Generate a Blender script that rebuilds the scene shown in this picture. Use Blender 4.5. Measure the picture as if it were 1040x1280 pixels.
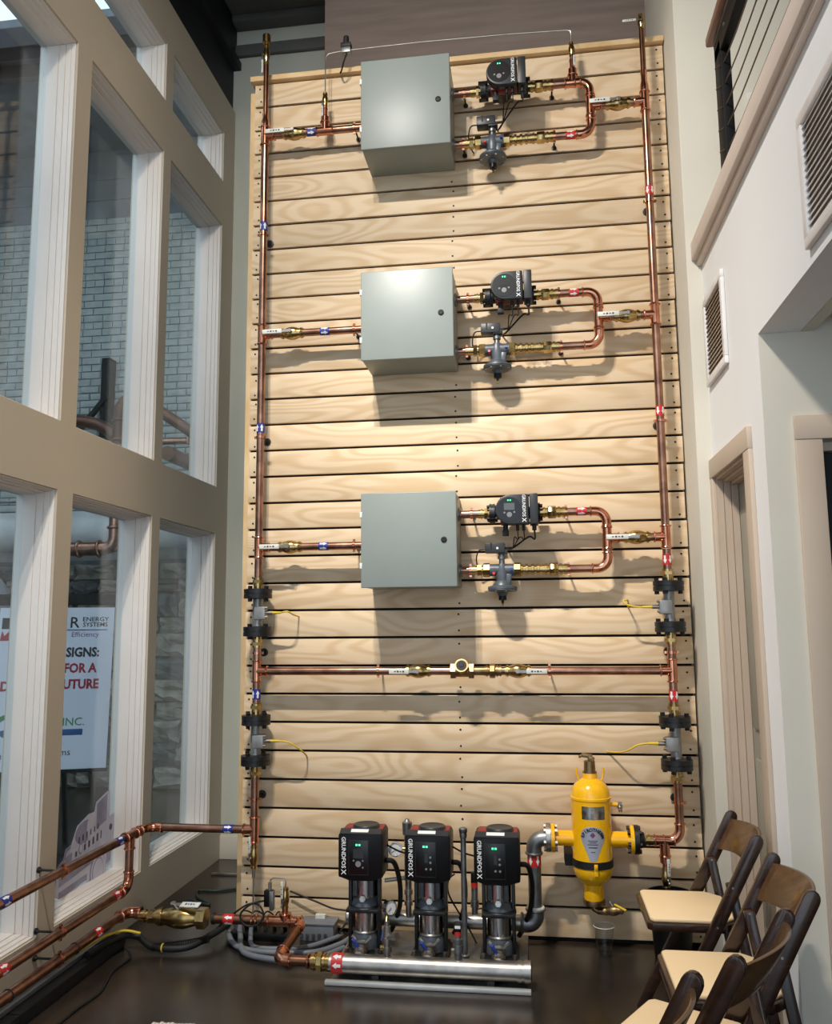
import bpy, bmesh, math, random
from mathutils import Vector, Matrix
random.seed(7)
V = Vector
C = bpy.context.scene.collection
for o in list(bpy.data.objects): bpy.data.objects.remove(o)

# ---------------------------------------------------------------- camera
cam = bpy.data.cameras.new('camera'); camo = bpy.data.objects.new('camera', cam); C.objects.link(camo)
yaw, pitch, roll, FPX = 0.138497, 0.131660, -0.009035, 1050.906
fw = V((-math.sin(yaw)*math.cos(pitch), math.cos(yaw)*math.cos(pitch), math.sin(pitch)))
rt = V((math.cos(yaw), math.sin(yaw), 0)); up = rt.cross(fw)
rt, up = math.cos(roll)*rt + math.sin(roll)*up, -math.sin(roll)*rt + math.cos(roll)*up
M = Matrix((rt, up, -fw)).transposed().to_4x4(); M.translation = V((1.54317, -4.39284, 1.54578))
camo.matrix_world = M
cam.sensor_fit = 'VERTICAL'; cam.sensor_height = 24.0; cam.lens = FPX/1280*24.0
cam.clip_start = 0.02; cam.clip_end = 200
bpy.context.scene.camera = camo

# ---------------------------------------------------------------- world, lights, exposure
sc = bpy.context.scene
sc.view_settings.view_transform = 'Standard'; sc.view_settings.look = 'None'
sc.view_settings.gamma = 1.0; sc.view_settings.use_curve_mapping = False
sc.view_settings.exposure = 0.2
w = bpy.data.worlds.new('world'); sc.world = w; w.use_nodes = True
w.node_tree.nodes['Background'].inputs[0].default_value = (0.74, 0.86, 1.0, 1)
w.node_tree.nodes['Background'].inputs[1].default_value = 1.7

def spot(name, loc, target, power, angle, blend, radius, col=(1, 0.94, 0.86)):
    l = bpy.data.lights.new(name, 'SPOT'); l.energy = power; l.spot_size = math.radians(angle)
    l.spot_blend = blend; l.shadow_soft_size = radius; l.color = col
    o = bpy.data.objects.new(name, l); C.objects.link(o); o.location = loc
    o.rotation_euler = (V(target) - V(loc)).to_track_quat('-Z', 'Y').to_euler(); return o
for sx_ in (0.28, 0.58):
    spot('track_light_low_offscreen', (sx_, -2.9, 5.45), (sx_+0.65, 0, 0.0), 335, 64, 1.0, 0.035)
    spot('track_light_high_offscreen', (sx_, -2.9, 5.45), (sx_+0.65, 0, 3.9), 135, 92, 1.0, 0.035)
spot('track_light_side_offscreen', (0.43, -2.9, 5.45), (2.6, -1.7, 2.6), 260, 100, 1.0, 0.035)

# ---------------------------------------------------------------- materials
def lin(r, g, b):
    f = lambda c: (c/255/12.92 if c/255 <= 0.04045 else ((c/255+0.055)/1.055)**2.4)
    return (f(r), f(g), f(b), 1)
MATS = {}
def mat(name, rgb, rough=0.5, metal=0.0, rgb2=None, nscale=6.0, bump=0.0, coat=0.0, stretch=None, lo=0.35, hi=0.65, detail=4.0, spec=0.5, emit=0.0):
    m = bpy.data.materials.new(name); m.use_nodes = True
    nt = m.node_tree; b = nt.nodes['Principled BSDF']
    b.inputs['Base Color'].default_value = lin(*rgb); b.inputs['Roughness'].default_value = rough
    b.inputs['Metallic'].default_value = metal; b.inputs['Coat Weight'].default_value = coat
    b.inputs['Specular IOR Level'].default_value = spec
    if emit:
        b.inputs['Emission Color'].default_value = lin(*rgb); b.inputs['Emission Strength'].default_value = emit
    tc = nt.nodes.new('ShaderNodeTexCoord'); mp = nt.nodes.new('ShaderNodeMapping')
    nt.links.new(tc.outputs['Object'], mp.inputs[0])
    if stretch: mp.inputs['Scale'].default_value = stretch
    n = nt.nodes.new('ShaderNodeTexNoise'); n.inputs['Scale'].default_value = nscale; n.inputs['Detail'].default_value = detail
    nt.links.new(mp.outputs[0], n.inputs['Vector'])
    r2 = rgb2 or tuple(c*0.94 for c in rgb)
    cr = nt.nodes.new('ShaderNodeValToRGB')
    cr.color_ramp.elements[0].color = lin(*rgb); cr.color_ramp.elements[0].position = lo
    cr.color_ramp.elements[1].color = lin(*r2); cr.color_ramp.elements[1].position = hi
    nt.links.new(n.outputs[0], cr.inputs[0]); nt.links.new(cr.outputs[0], b.inputs['Base Color'])
    if bump:
        bp = nt.nodes.new('ShaderNodeBump'); bp.inputs['Strength'].default_value = bump; bp.inputs['Distance'].default_value = 0.02
        nt.links.new(n.outputs[0], bp.inputs['Height']); nt.links.new(bp.outputs[0], b.inputs['Normal'])
    MATS[name] = m; return m

def pine_mat(name, c1, c2, c3):
    m = bpy.data.materials.new(name); m.use_nodes = True; nt = m.node_tree; N = nt.nodes; L = nt.links
    b = N['Principled BSDF']; b.inputs['Roughness'].default_value = 0.55
    tc = N.new('ShaderNodeTexCoord'); oi = N.new('ShaderNodeObjectInfo')
    ml = N.new('ShaderNodeMath'); ml.operation = 'MULTIPLY'; ml.inputs[1].default_value = 37.0
    L.new(oi.outputs['Random'], ml.inputs[0])
    cb = N.new('ShaderNodeCombineXYZ'); L.new(ml.outputs[0], cb.inputs[0]); L.new(ml.outputs[0], cb.inputs[1])
    mp = N.new('ShaderNodeMapping'); mp.inputs['Scale'].default_value = (0.22, 1, 1)
    L.new(tc.outputs['Object'], mp.inputs[0])
    ad = N.new('ShaderNodeVectorMath'); ad.operation = 'ADD'; L.new(mp.outputs[0], ad.inputs[0]); L.new(cb.outputs[0], ad.inputs[1])
    nz = N.new('ShaderNodeTexNoise'); nz.inputs['Scale'].default_value = 6.5; nz.inputs['Detail'].default_value = 1.2; nz.inputs['Roughness'].default_value = 0.35
    L.new(ad.outputs[0], nz.inputs['Vector'])
    m1 = N.new('ShaderNodeMath'); m1.operation = 'MULTIPLY'; m1.inputs[1].default_value = 58.0; L.new(nz.outputs[0], m1.inputs[0])
    sn = N.new('ShaderNodeMath'); sn.operation = 'SINE'; L.new(m1.outputs[0], sn.inputs[0])
    cr = N.new('ShaderNodeValToRGB'); e = cr.color_ramp.elements
    e[0].color = lin(*c1); e[0].position = 0.25; e[1].color = lin(*c2); e[1].position = 0.98
    mr = N.new('ShaderNodeMapRange'); mr.inputs[1].default_value = -1; mr.inputs[2].default_value = 1; L.new(sn.outputs[0], mr.inputs[0])
    L.new(mr.outputs[0], cr.inputs[0])
    # fine fibre streaks
    mp2 = N.new('ShaderNodeMapping'); mp2.inputs['Scale'].default_value = (1.2, 60, 60); L.new(tc.outputs['Object'], mp2.inputs[0])
    n2 = N.new('ShaderNodeTexNoise'); n2.inputs['Scale'].default_value = 3; L.new(mp2.outputs[0], n2.inputs['Vector'])
    # broad mottling
    n3 = N.new('ShaderNodeTexNoise'); n3.inputs['Scale'].default_value = 2.2; L.new(ad.outputs[0], n3.inputs['Vector'])
    mx = N.new('ShaderNodeMixRGB'); mx.blend_type = 'MULTIPLY'; mx.inputs[0].default_value = 0.16
    L.new(cr.outputs[0], mx.inputs[1]); L.new(n2.outputs[0], mx.inputs[2])
    hs = N.new('ShaderNodeHueSaturation')
    mr2 = N.new('ShaderNodeMapRange'); mr2.inputs[3].default_value = 0.90; mr2.inputs[4].default_value = 1.08; L.new(oi.outputs['Random'], mr2.inputs[0])
    L.new(mr2.outputs[0], hs.inputs['Value']); L.new(mx.outputs[0], hs.inputs['Color'])
    mx2 = N.new('ShaderNodeMixRGB'); mx2.blend_type = 'MIX'; L.new(hs.outputs[0], mx2.inputs[1]); mx2.inputs[2].default_value = lin(*c3)
    mr3 = N.new('ShaderNodeMapRange'); mr3.inputs[1].default_value = 0.5; mr3.inputs[2].default_value = 0.75; mr3.inputs[3].default_value = 0; mr3.inputs[4].default_value = 0.35
    L.new(n3.outputs[0], mr3.inputs[0]); L.new(mr3.outputs[0], mx2.inputs[0])
    L.new(mx2.outputs[0], b.inputs['Base Color'])
    MATS[name] = m; return m

def glass_mat(name, tint, refl=0.9, ior=1.5, rough=0.0, alpha=1.0):
    m = bpy.data.materials.new(name); m.use_nodes = True; nt = m.node_tree; N = nt.nodes
    for n in list(N):
        if n.type != 'OUTPUT_MATERIAL': N.remove(n)
    out = [n for n in N if n.type == 'OUTPUT_MATERIAL'][0]
    t = N.new('ShaderNodeBsdfTransparent'); t.inputs[0].default_value = (*tint, 1)
    g = N.new('ShaderNodeBsdfGlossy'); g.inputs['Roughness'].default_value = rough
    f = N.new('ShaderNodeFresnel'); ge = N.new('ShaderNodeNewGeometry'); mr = N.new('ShaderNodeMapRange')
    mr.inputs[3].default_value = ior; mr.inputs[4].default_value = 1/ior     # thin sheet: same reflectance from both sides
    nt.links.new(ge.outputs['Backfacing'], mr.inputs[0]); nt.links.new(mr.outputs[0], f.inputs[0])
    mx = N.new('ShaderNodeMixShader'); nt.links.new(f.outputs[0], mx.inputs[0]); nt.links.new(t.outputs[0], mx.inputs[1]); nt.links.new(g.outputs[0], mx.inputs[2])
    nt.links.new(mx.outputs[0], out.inputs[0]); MATS[name] = m; return m

pine_mat('pine', (232, 206, 170), (218, 187, 146), (236, 212, 179))
mat('pine_trim', (226, 196, 150), 0.55, rgb2=(208, 172, 122), nscale=5, stretch=(1, 1, 1))
mat('black_backing', (12, 11, 10), 0.9)
mat('screw_black', (22, 20, 18), 0.5)
mat('copper', (182, 138, 116), 0.28, 1.0, rgb2=(140, 103, 87), nscale=14)
mat('copper_fit', (218, 154, 124), 0.18, 1.0, rgb2=(192, 126, 98), nscale=20)
mat('copper_old', (150, 106, 82), 0.3, 1.0, rgb2=(112, 78, 62), nscale=10)
mat('brass', (196, 170, 116), 0.24, 1.0, rgb2=(160, 132, 82), nscale=24)
mat('bronze', (166, 140, 100), 0.4, 1.0, rgb2=(130, 106, 74), nscale=22)
mat('steel', (182, 177, 170), 0.38, 1.0, rgb2=(150, 146, 140), nscale=12)
mat('aluminium', (214, 214, 211), 0.4, 0.5, rgb2=(198, 198, 195), nscale=10)
mat('chrome', (205, 202, 198), 0.2, 1.0)
mat('galv', (150, 152, 152), 0.42, 0.9, rgb2=(120, 122, 123), nscale=16)
mat('cast_black', (24, 25, 27), 0.42, 0.0, rgb2=(14, 14, 15), nscale=30, bump=0.15)
mat('plastic_black', (12, 12, 13), 0.42, rgb2=(9, 9, 10), spec=0.3)
mat('plastic_dark', (46, 48, 51), 0.42, rgb2=(40, 42, 45))
mat('dial_black', (7, 7, 8), 0.3, rgb2=(12, 12, 13))
mat('screen', (88, 92, 92), 0.25, rgb2=(78, 84, 82))
mat('button', (130, 130, 132), 0.4)
mat('led_green', (70, 235, 150), 0.4, emit=1.6)
mat('pump_red', (128, 24, 32), 0.45, rgb2=(104, 18, 26))
mat('lid_red', (146, 44, 42), 0.5, rgb2=(128, 36, 36))
mat('cast_grey', (92, 98, 104), 0.4, 0.2, rgb2=(74, 80, 86), nscale=18)
mat('cabinet_grey', (140, 148, 143), 0.40, rgb2=(135, 143, 138), nscale=3)
mat('cabinet_seam', (70, 74, 72), 0.6)
mat('rubber', (16, 16, 17), 0.6)
mat('blue_label', (30, 44, 140), 0.45)
mat('red_label', (200, 34, 34), 0.45)
mat('white_print', (240, 240, 238), 0.5)
mat('white_vinyl', (222, 222, 214), 0.45, rgb2=(205, 206, 196), nscale=40)
mat('ink_black', (34, 34, 42), 0.6)
mat('ink_red', (172, 34, 48), 0.6)
mat('ink_green', (64, 140, 84), 0.6)
mat('ink_blue', (40, 92, 150), 0.6)
mat('ink_purple', (130, 90, 150), 0.6)
mat('blue_grip', (36, 70, 160), 0.4)
mat('red_plastic', (206, 44, 36), 0.45)
mat('yellow_enamel', (246, 186, 18), 0.22, rgb2=(240, 176, 14), nscale=5, coat=0.4)
mat('yellow_cable', (222, 190, 50), 0.5)
mat('sensor_grey', (158, 158, 156), 0.38, 0.55, rgb2=(132, 132, 130), nscale=14)
mat('label_silver', (176, 180, 192), 0.3, 0.3)
mat('plate_metal', (200, 198, 192), 0.22, 0.9, rgb2=(120, 118, 112), nscale=30)
mat('walnut', (58, 34, 20), 0.26, rgb2=(34, 19, 12), nscale=5, stretch=(1, 1, 6), coat=0.3)
mat('walnut_slat', (94, 66, 38), 0.25, rgb2=(70, 46, 27), nscale=4, stretch=(6, 1, 1), coat=0.35)
mat('cream_vinyl', (234, 206, 164), 0.5, rgb2=(230, 200, 156), nscale=3)
mat('floor', (58, 48, 40), 0.24, rgb2=(30, 25, 21), nscale=1.6, detail=8, bump=0.03)
mat('wall_taupe', (202, 189, 168), 0.6, rgb2=(198, 185, 164), nscale=2)
mat('trim_cream', (232, 224, 216), 0.45, rgb2=(228, 219, 210), nscale=3)
mat('wall_white', (240, 240, 240), 0.6, rgb2=(236, 236, 236), nscale=2)
mat('wall_green', (214, 208, 193), 0.6, rgb2=(209, 203, 188), nscale=2)
mat('casing', (192, 174, 156), 0.5, rgb2=(187, 169, 150), nscale=3)
mat('ledge_trim', (222, 208, 198), 0.5, rgb2=(217, 203, 192), nscale=3)
mat('wall_back', (198, 199, 185), 0.7, rgb2=(193, 194, 180), nscale=3)
mat('wall_brown', (134, 118, 108), 0.8, rgb2=(120, 106, 97), nscale=3, stretch=(0.6, 1, 6), bump=0.2)
mat('ceiling_grey', (104, 104, 99), 0.85, rgb2=(90, 90, 86), nscale=3)
mat('beam_navy', (18, 20, 30), 0.6, rgb2=(12, 13, 20), nscale=8)
mat('door_black', (14, 13, 13), 0.7)
mat('door_grey', (150, 146, 132), 0.5, rgb2=(144, 140, 126), nscale=3)
mat('tile_grey', (176, 168, 158), 0.8, rgb2=(168, 160, 150), nscale=40)
mat('vent_white', (232, 228, 226), 0.45)
mat('vent_beige', (196, 182, 166), 0.5)
mat('handrail_wood', (135, 92, 58), 0.35, rgb2=(116, 66, 40), nscale=5, stretch=(4, .6, 4))
mat('railing_black', (12, 12, 14), 0.6, spec=0.25)
mat('cable_steel', (120, 108, 98), 0.35, 0.9)
mat('brick_white', (178, 183, 178), 0.7, rgb2=(158, 164, 160), nscale=9, bump=0.5)
mat('mortar', (150, 155, 152), 0.9, rgb2=(126, 131, 129), nscale=12, bump=0.4)
mat('plaster_old', (128, 134, 138), 0.9, rgb2=(104, 110, 114), nscale=3, bump=0.3)
mat('stone', (168, 162, 148), 0.7, rgb2=(104, 101, 95), nscale=7, bump=0.9, lo=0.3, hi=0.7)
mat('stone_dark', (116, 118, 120), 0.75, rgb2=(70, 72, 76), nscale=7, bump=0.9)
mat('pipe_wrap', (214, 214, 212), 0.45, rgb2=(196, 197, 196), nscale=5)
mat('rust_pipe', (120, 84, 66), 0.4, 0.6, rgb2=(90, 60, 48), nscale=9)
mat('conduit_grey', (116, 120, 126), 0.45, rgb2=(104, 108, 114))
mat('cover_black', (34, 33, 34), 0.55, rgb2=(26, 25, 26), nscale=9)
mat('green_cable', (24, 44, 34), 0.5)
mat('rug_red', (150, 40, 48), 0.95, rgb2=(120, 28, 36), nscale=30, bump=0.6)
mat('rug_cream', (226, 210, 196), 0.95, nscale=30, bump=0.6)
mat('poster_white', (226, 230, 240), 0.35, rgb2=(220, 225, 238), nscale=1.5)
mat('decal_pale', (214, 212, 224), 0.5, rgb2=(200, 198, 214), nscale=9)
mat('decal_mid', (164, 162, 184), 0.5, rgb2=(138, 136, 158), nscale=12)
mat('decal_dark', (84, 82, 98), 0.5)
mat('tank_grey', (150, 154, 160), 0.3, 0.3, rgb2=(130, 134, 140))
glass_mat('glass_pane', (0.86, 0.91, 0.92))
glass_mat('cup_clear', (0.97, 0.97, 0.97), ior=1.45, rough=0.05)
glass_mat('water', (0.92, 0.95, 0.96), ior=1.33)
glass_mat('gauge_glass', (0.97, 0.97, 0.97))

# ---------------------------------------------------------------- mesh helpers
def woff(p):
    v = V((0, 0, 0))
    while p: v = v + p.location; p = p.parent
    return v
def basis(a):
    a = V(a).normalized(); h = V((0, 0, 1)) if abs(a.z) < 0.9 else V((0, 1, 0))
    u = a.cross(h).normalized(); return a, u, a.cross(u).normalized()
class MB:
    def __init__(s): s.v = []; s.f = []
    def add(s, vs, fs):
        k = len(s.v); s.v += [V(p) for p in vs]; s.f += [tuple(i+k for i in f) for f in fs]; return s
    def box(s, x0, x1, y0, y1, z0, z1):
        return s.add([(x0,y0,z0),(x1,y0,z0),(x1,y1,z0),(x0,y1,z0),(x0,y0,z1),(x1,y0,z1),(x1,y1,z1),(x0,y1,z1)],
                     [(3,2,1,0),(4,5,6,7),(0,1,5,4),(1,2,6,5),(2,3,7,6),(3,0,4,7)])
    def obox(s, c, ax, ay, az):
        c, ax, ay, az = V(c), V(ax), V(ay), V(az)
        vs = [c+i*ax+j*ay+k*az for k in (-1,1) for i, j in ((-1,-1),(1,-1),(1,1),(-1,1))]
        return s.add(vs, [(3,2,1,0),(4,5,6,7),(0,1,5,4),(1,2,6,5),(2,3,7,6),(3,0,4,7)])
    def bar(s, p0, p1, w, h, side=None):
        p0, p1 = V(p0), V(p1); a = (p1-p0)
        if side is None: _, u, v = basis(a)
        else:
            u = V(side).normalized(); v = a.normalized().cross(u).normalized()
        return s.obox((p0+p1)/2, a/2, u*w/2, v*h/2)
    def lathe(s, o, a, prof, n=20, cap=True):
        o = V(o); a, u, v = basis(a); vs = []; fs = []
        for t, r in prof:
            for i in range(n):
                an = 2*math.pi*i/n; vs.append(o + a*t + (u*math.cos(an)+v*math.sin(an))*r)
        for j in range(len(prof)-1):
            for i in range(n):
                i2 = (i+1) % n; fs.append((j*n+i, j*n+i2, (j+1)*n+i2, (j+1)*n+i))
        if cap:
            fs.append(tuple(range(n-1, -1, -1))); k = (len(prof)-1)*n; fs.append(tuple(k+i for i in range(n)))
        return s.add(vs, fs)
    def cyl(s, p0, p1, r, r1=None, n=18):
        p0, p1 = V(p0), V(p1); return s.lathe(p0, p1-p0, [(0, r), ((p1-p0).length, r if r1 is None else r1)], n)
    def hexn(s, p0, p1, r): return s.cyl(p0, p1, r, n=6)
    def ball(s, c, r, n=14, sq=1.0, a=(0,0,1)):
        return s.lathe(c, a, [(-r*sq*math.cos(math.pi*k/8), max(r*math.sin(math.pi*k/8), 1e-4)) for k in range(9)], n)
    def tube(s, pts, r, n=10, smooth=0, cap=True):
        pts = [V(p) for p in pts]
        if smooth:
            P = [pts[0]]+pts+[pts[-1]]; q = []
            for i in range(1, len(P)-2):
                for k in range(smooth):
                    t = k/smooth; a, b, c, d = P[i-1], P[i], P[i+1], P[i+2]
                    q.append(0.5*((2*b)+(c-a)*t+(2*a-5*b+4*c-d)*t*t+(3*b-a-3*c+d)*t**3))
            q.append(pts[-1]); pts = q
        vs = []; fs = []; u = None
        for i, p in enumerate(pts):
            t = (pts[min(i+1, len(pts)-1)]-pts[max(i-1, 0)]).normalized()
            if u is None: u = basis(t)[1]
            u = (u - t*u.dot(t)).normalized(); v = t.cross(u)
            for k in range(n):
                an = 2*math.pi*k/n; vs.append(p+(u*math.cos(an)+v*math.sin(an))*r)
        for j in range(len(pts)-1):
            for k in range(n):
                k2 = (k+1) % n; fs.append((j*n+k, j*n+k2, (j+1)*n+k2, (j+1)*n+k))
        if cap:
            fs.append(tuple(range(n-1, -1, -1))); b = (len(pts)-1)*n; fs.append(tuple(b+i for i in range(n)))
        return s.add(vs, fs)
    def torus(s, c, a, R, r, n=20, m=8):
        c = V(c); a, u, v = basis(a); vs = []; fs = []
        for i in range(n):
            an = 2*math.pi*i/n; d = u*math.cos(an)+v*math.sin(an)
            for j in range(m):
                b = 2*math.pi*j/m; vs.append(c+d*(R+r*math.cos(b))+a*r*math.sin(b))
        for i in range(n):
            for j in range(m):
                i2 = (i+1) % n; j2 = (j+1) % m; fs.append((i*m+j, i2*m+j, i2*m+j2, i*m+j2))
        return s.add(vs, fs)
    def prism(s, poly, o, ux, uy, depth):
        o, ux, uy = V(o), V(ux), V(uy); nz = ux.cross(uy).normalized()*depth; n = len(poly)
        vs = [o+ux*a+uy*b for a, b in poly]+[o+ux*a+uy*b+nz for a, b in poly]
        fs = [tuple(range(n-1, -1, -1)), tuple(range(n, 2*n))]+[(i, (i+1) % n, n+(i+1) % n, n+i) for i in range(n)]
        return s.add(vs, fs)
    def build(s, name, m, parent=None, bevel=0, seg=2, local=False, sharp=38):
        me = bpy.data.meshes.new(name); off = V((0,0,0)) if local else woff(parent)
        me.from_pydata([p-off for p in s.v], [], s.f); me.update()
        bm = bmesh.new(); bm.from_mesh(me)
        bmesh.ops.recalc_face_normals(bm, faces=bm.faces)
        if bevel:
            ed = [e for e in bm.edges if len(e.link_faces) == 2 and e.calc_face_angle(0) > 0.5]
            bmesh.ops.bevel(bm, geom=ed, offset=bevel, segments=seg, affect='EDGES', clamp_overlap=True, profile=0.5)
        bm.to_mesh(me); bm.free()
        me.shade_smooth(); me.set_sharp_from_angle(angle=math.radians(sharp))
        me.materials.append(MATS[m])
        o = bpy.data.objects.new(name, me); C.objects.link(o); o.parent = parent; return o
def tag(o, label, cat, group=None):
    o['label'] = label; o['category'] = cat
    if group: o['group'] = group
    return o
def thing(name, loc, label, cat, group=None):
    o = bpy.data.objects.new(name, None); C.objects.link(o); o.location = loc; o.empty_display_size = 0.05
    return tag(o, label, cat, group)
def struct(o): o['kind'] = 'structure'; return o
def sempty(name, loc): o = bpy.data.objects.new(name, None); C.objects.link(o); o.location = loc; return struct(o)
def inst(src, name, parent, loc, rot=(0,0,0), scale=None):
    o = bpy.data.objects.new(name, src.data if hasattr(src, 'data') else src); C.objects.link(o); o.parent = parent
    o.location = loc; o.rotation_euler = rot
    if scale: o.scale = scale
    return o
def copy_tree(o, parent=None):
    c = o.copy(); C.objects.link(c); c.parent = parent
    for ch in list(o.children): copy_tree(ch, c)
    return c
def text(s, size, o, ux, uy, m, parent, name='lettering', depth=0.0006, bold=0.0, align='CENTER', sx=1.0):
    cu = bpy.data.curves.new('t', 'FONT'); cu.body = s; cu.size = 1.0; cu.align_x = align; cu.align_y = 'CENTER'
    cu.offset = bold; cu.resolution_u = 2
    t = bpy.data.objects.new('t', cu); C.objects.link(t)
    bpy.context.view_layer.update()
    me = bpy.data.meshes.new_from_object(t.evaluated_get(bpy.context.evaluated_depsgraph_get()))
    bpy.data.objects.remove(t); bpy.data.curves.remove(cu)
    ux, uy = V(ux).normalized(), V(uy).normalized(); nz = ux.cross(uy); off = woff(parent)
    for v in me.vertices: v.co = V(o)-off+ux*v.co.x*size*sx+uy*v.co.y*size+nz*depth
    me.materials.clear(); me.materials.append(MATS[m]); me.name = name
    ob = bpy.data.objects.new(name, me); C.objects.link(ob); ob.parent = parent; return ob

FRONT = V((0,-1,0))
X_, Y_, Z_ = V((1,0,0)), V((0,1,0)), V((0,0,1))

# ================================================================ SETTING
struct(MB().box(-7, 5.2, -8, 4.0, -0.12, 0).build('floor', 'floor'))
LX, GX = -0.585, -0.735
# left wall with its window openings (face x=-0.585, 0.2 thick)
ys = [(-0.76, 0.07), (0.17, 1.025)]
y = -0.89
while y > -6: ys.insert(0, (y-0.80, y)); y -= 0.93
ZL = [(0.24, 2.163), (2.48, 4.37), (4.695, 5.07)]
mb = MB(); T = 0.2
mb.box(LX-T, LX, -8, 1.3, 0, ZL[0][0]).box(LX-T, LX, -8, 1.3, ZL[0][1], ZL[1][0]).box(LX-T, LX, -8, 1.3, ZL[1][1], ZL[2][0]).box(LX-T, LX, -8, 1.3, ZL[2][1], 5.36)
edges = [-8]+[e for p in ys for e in p]+[1.3]
for z0, z1 in ZL:
    for i in range(0, len(edges), 2): mb.box(LX-T, LX, edges[i], edges[i+1], z0, z1)
struct(mb.build('wall_left', 'wall_taupe'))
wn = 0
for (y0, y1) in ys:
    if y0 < -3.8: continue
    for (z0, z1) in ZL:
        wn += 1; wd = sempty('window_%d' % wn, (GX, (y0+y1)/2, z0))
        def ring(nm, ins, xa, xb, th):
            m2 = MB()
            m2.box(xa, xb, y0+ins-th, y0+ins, z0+ins-th, z1-ins+th).box(xa, xb, y1-ins, y1-ins+th, z0+ins-th, z1-ins+th)
            m2.box(xa, xb, y0+ins, y1-ins, z0+ins-th, z0+ins).box(xa, xb, y0+ins, y1-ins, z1-ins, z1-ins+th)
            return m2.build(nm, 'trim_cream', wd, bevel=0.003)
        ring('outer_trim', 0.007, LX-0.060, LX-0.010, 0.007)
        ring('middle_trim', 0.012, LX-0.085, LX-0.030, 0.012)
        ring('inner_trim', 0.018, LX-0.110, LX-0.056, 0.018)
        ring('sash', 0.024, GX-0.03, LX-0.088, 0.032)
        MB().box(GX-0.003, GX+0.003, y0+0.022, y1-0.022, z0+0.022, z1-0.022).build('pane', 'glass_pane', wd)
# beam over the left wall
bm_ = sempty('trim_1', (LX, -3, 5.36))
MB().box(LX-0.16, LX-0.02, -8, 1.238, 5.36, 5.70).build('beam_web', 'beam_navy', bm_)
MB().box(LX-0.2, LX+0.04, -8, 1.236, 5.70, 5.76).build('beam_flange', 'beam_navy', bm_)
MB().box(LX-0.2, LX+0.0, -8, 1.237, 5.76, 6.3).build('beam_upper', 'beam_navy', bm_)
# back wall, baseboard, bulkhead, ceiling
struct(MB().box(-0.62, 2.6, 1.24, 1.4, 0, 6.4).build('wall_back', 'wall_back'))
struct(MB().box(-0.585, 2.4, 1.222, 1.24, 0, 0.15).build('baseboard_back', 'wall_green', bevel=0.004))
mb = MB().box(0.27, 2.6, 0.58, 1.239, 3.9, 6.4); struct(mb.build('wall_bulkhead', 'wall_brown'))
mb = MB().box(-0.585, 0.27, 1.2, 1.239, 5.80, 5.89).box(-0.585, 0.27, 1.12, 1.239, 6.02, 6.08); struct(mb.build('trim_2', 'ceiling_grey', bevel=0.01))
struct(MB().box(-0.7, 5.2, -8, 1.4, 6.08, 6.2).build('ceiling', 'ceiling_grey'))
mb = MB()
for k in range(5): mb.box(-0.585, 2.6, 0.55-1.1*k-0.12, 0.55-1.1*k, 5.93, 6.08)
struct(mb.build('trim_3', 'ceiling_grey'))
# right wall: pilaster beside the panel, white wall under the balcony
RX, PY = 2.40, -0.30
struct(MB().box(2.328, 5.2, PY, 1.3, 0, 6.1).build('wall_right_pilaster', 'wall_green', bevel=0.006))
mb = MB()
DY0, DY1, DZ = -0.94, -0.345, 2.21                # narrow door in the white wall
mb.box(RX, 2.55, DY1, PY, 0, 3.30).box(RX, 2.55, -1.2, DY0, 0, 3.30).box(RX, 2.55, DY0, DY1, DZ, 3.30)
mb.box(RX, 2.55, -8, -1.2, 2.61, 3.30)
struct(mb.build('wall_right', 'wall_white'))
# balcony slab, its soffit, recess wall and far walls
struct(MB().box(2.56, 5.2, -8, PY, 2.72, 3.18).build('balcony_floor', 'ceiling_grey'))
struct(MB().box(2.552, 2.60, -8, -1.2, 2.61, 3.3).box(4.7, 4.8, -8, PY, 0, 6.1).build('wall_far_right', 'wall_green'))
mb = MB(); QX0, QX1 = 2.595, 3.45
mb.box(2.55, QX0, -1.206, -1.08, 0, 2.72).box(QX0, QX1, -1.206, -1.08, 2.198, 2.72).box(QX1, 4.7, -1.206, -1.08, 0, 2.72)
mb.box(2.4005, 2.55, -1.206, -1.2002, 0, 2.61)
struct(mb.build('wall_recess', 'wall_green'))
cg = struct(MB().box(2.60, 4.7, -8, -1.201, 2.66, 2.70).build('ceiling_recess', 'casing'))
for i in range(3):
    for j in range(6):
        MB().box(2.66+0.62*i, 3.24+0.62*i, -1.27-0.62*(j+1)+0.04, -1.27-0.62*j, 2.635, 2.66).build('ceiling_tile', 'tile_grey', cg)
# casings and doors
def casing_x(nm, y0, y1, z1, wdt):      # on the white wall, facing -x
    e = sempty(nm, (RX, (y0+y1)/2, 0))
    MB().box(RX-0.018, RX, y1, y1+wdt*0.5, 0, z1).build('jamb_casing', 'casing', e, bevel=0.003)
    MB().box(RX-0.018, RX, y0-wdt, y0, 0, z1).build('jamb_casing', 'casing', e, bevel=0.003)
    MB().box(RX-0.020, RX, y0-wdt, y1+wdt*0.5, z1, z1+wdt).build('head_casing', 'casing', e, bevel=0.003)
    for k in range(3):
        d = 0.012+0.014*k
        MB().box(RX+0.03*k, RX+0.03*k+0.028, y1-d, y1, 0, z1).build('jamb_step', 'casing', e)
        MB().box(RX+0.03*k, RX+0.03*k+0.028, y0, y0+d, 0, z1).build('jamb_step', 'casing', e)
        MB().box(RX+0.03*k, RX+0.03*k+0.028, y0+d, y1-d, z1-d, z1).build('head_step', 'casing', e)
casing_x('trim_4', DY0, DY1, DZ, 0.09)
dr = sempty('door_1', (2.5, (DY0+DY1)/2, 0))
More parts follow.
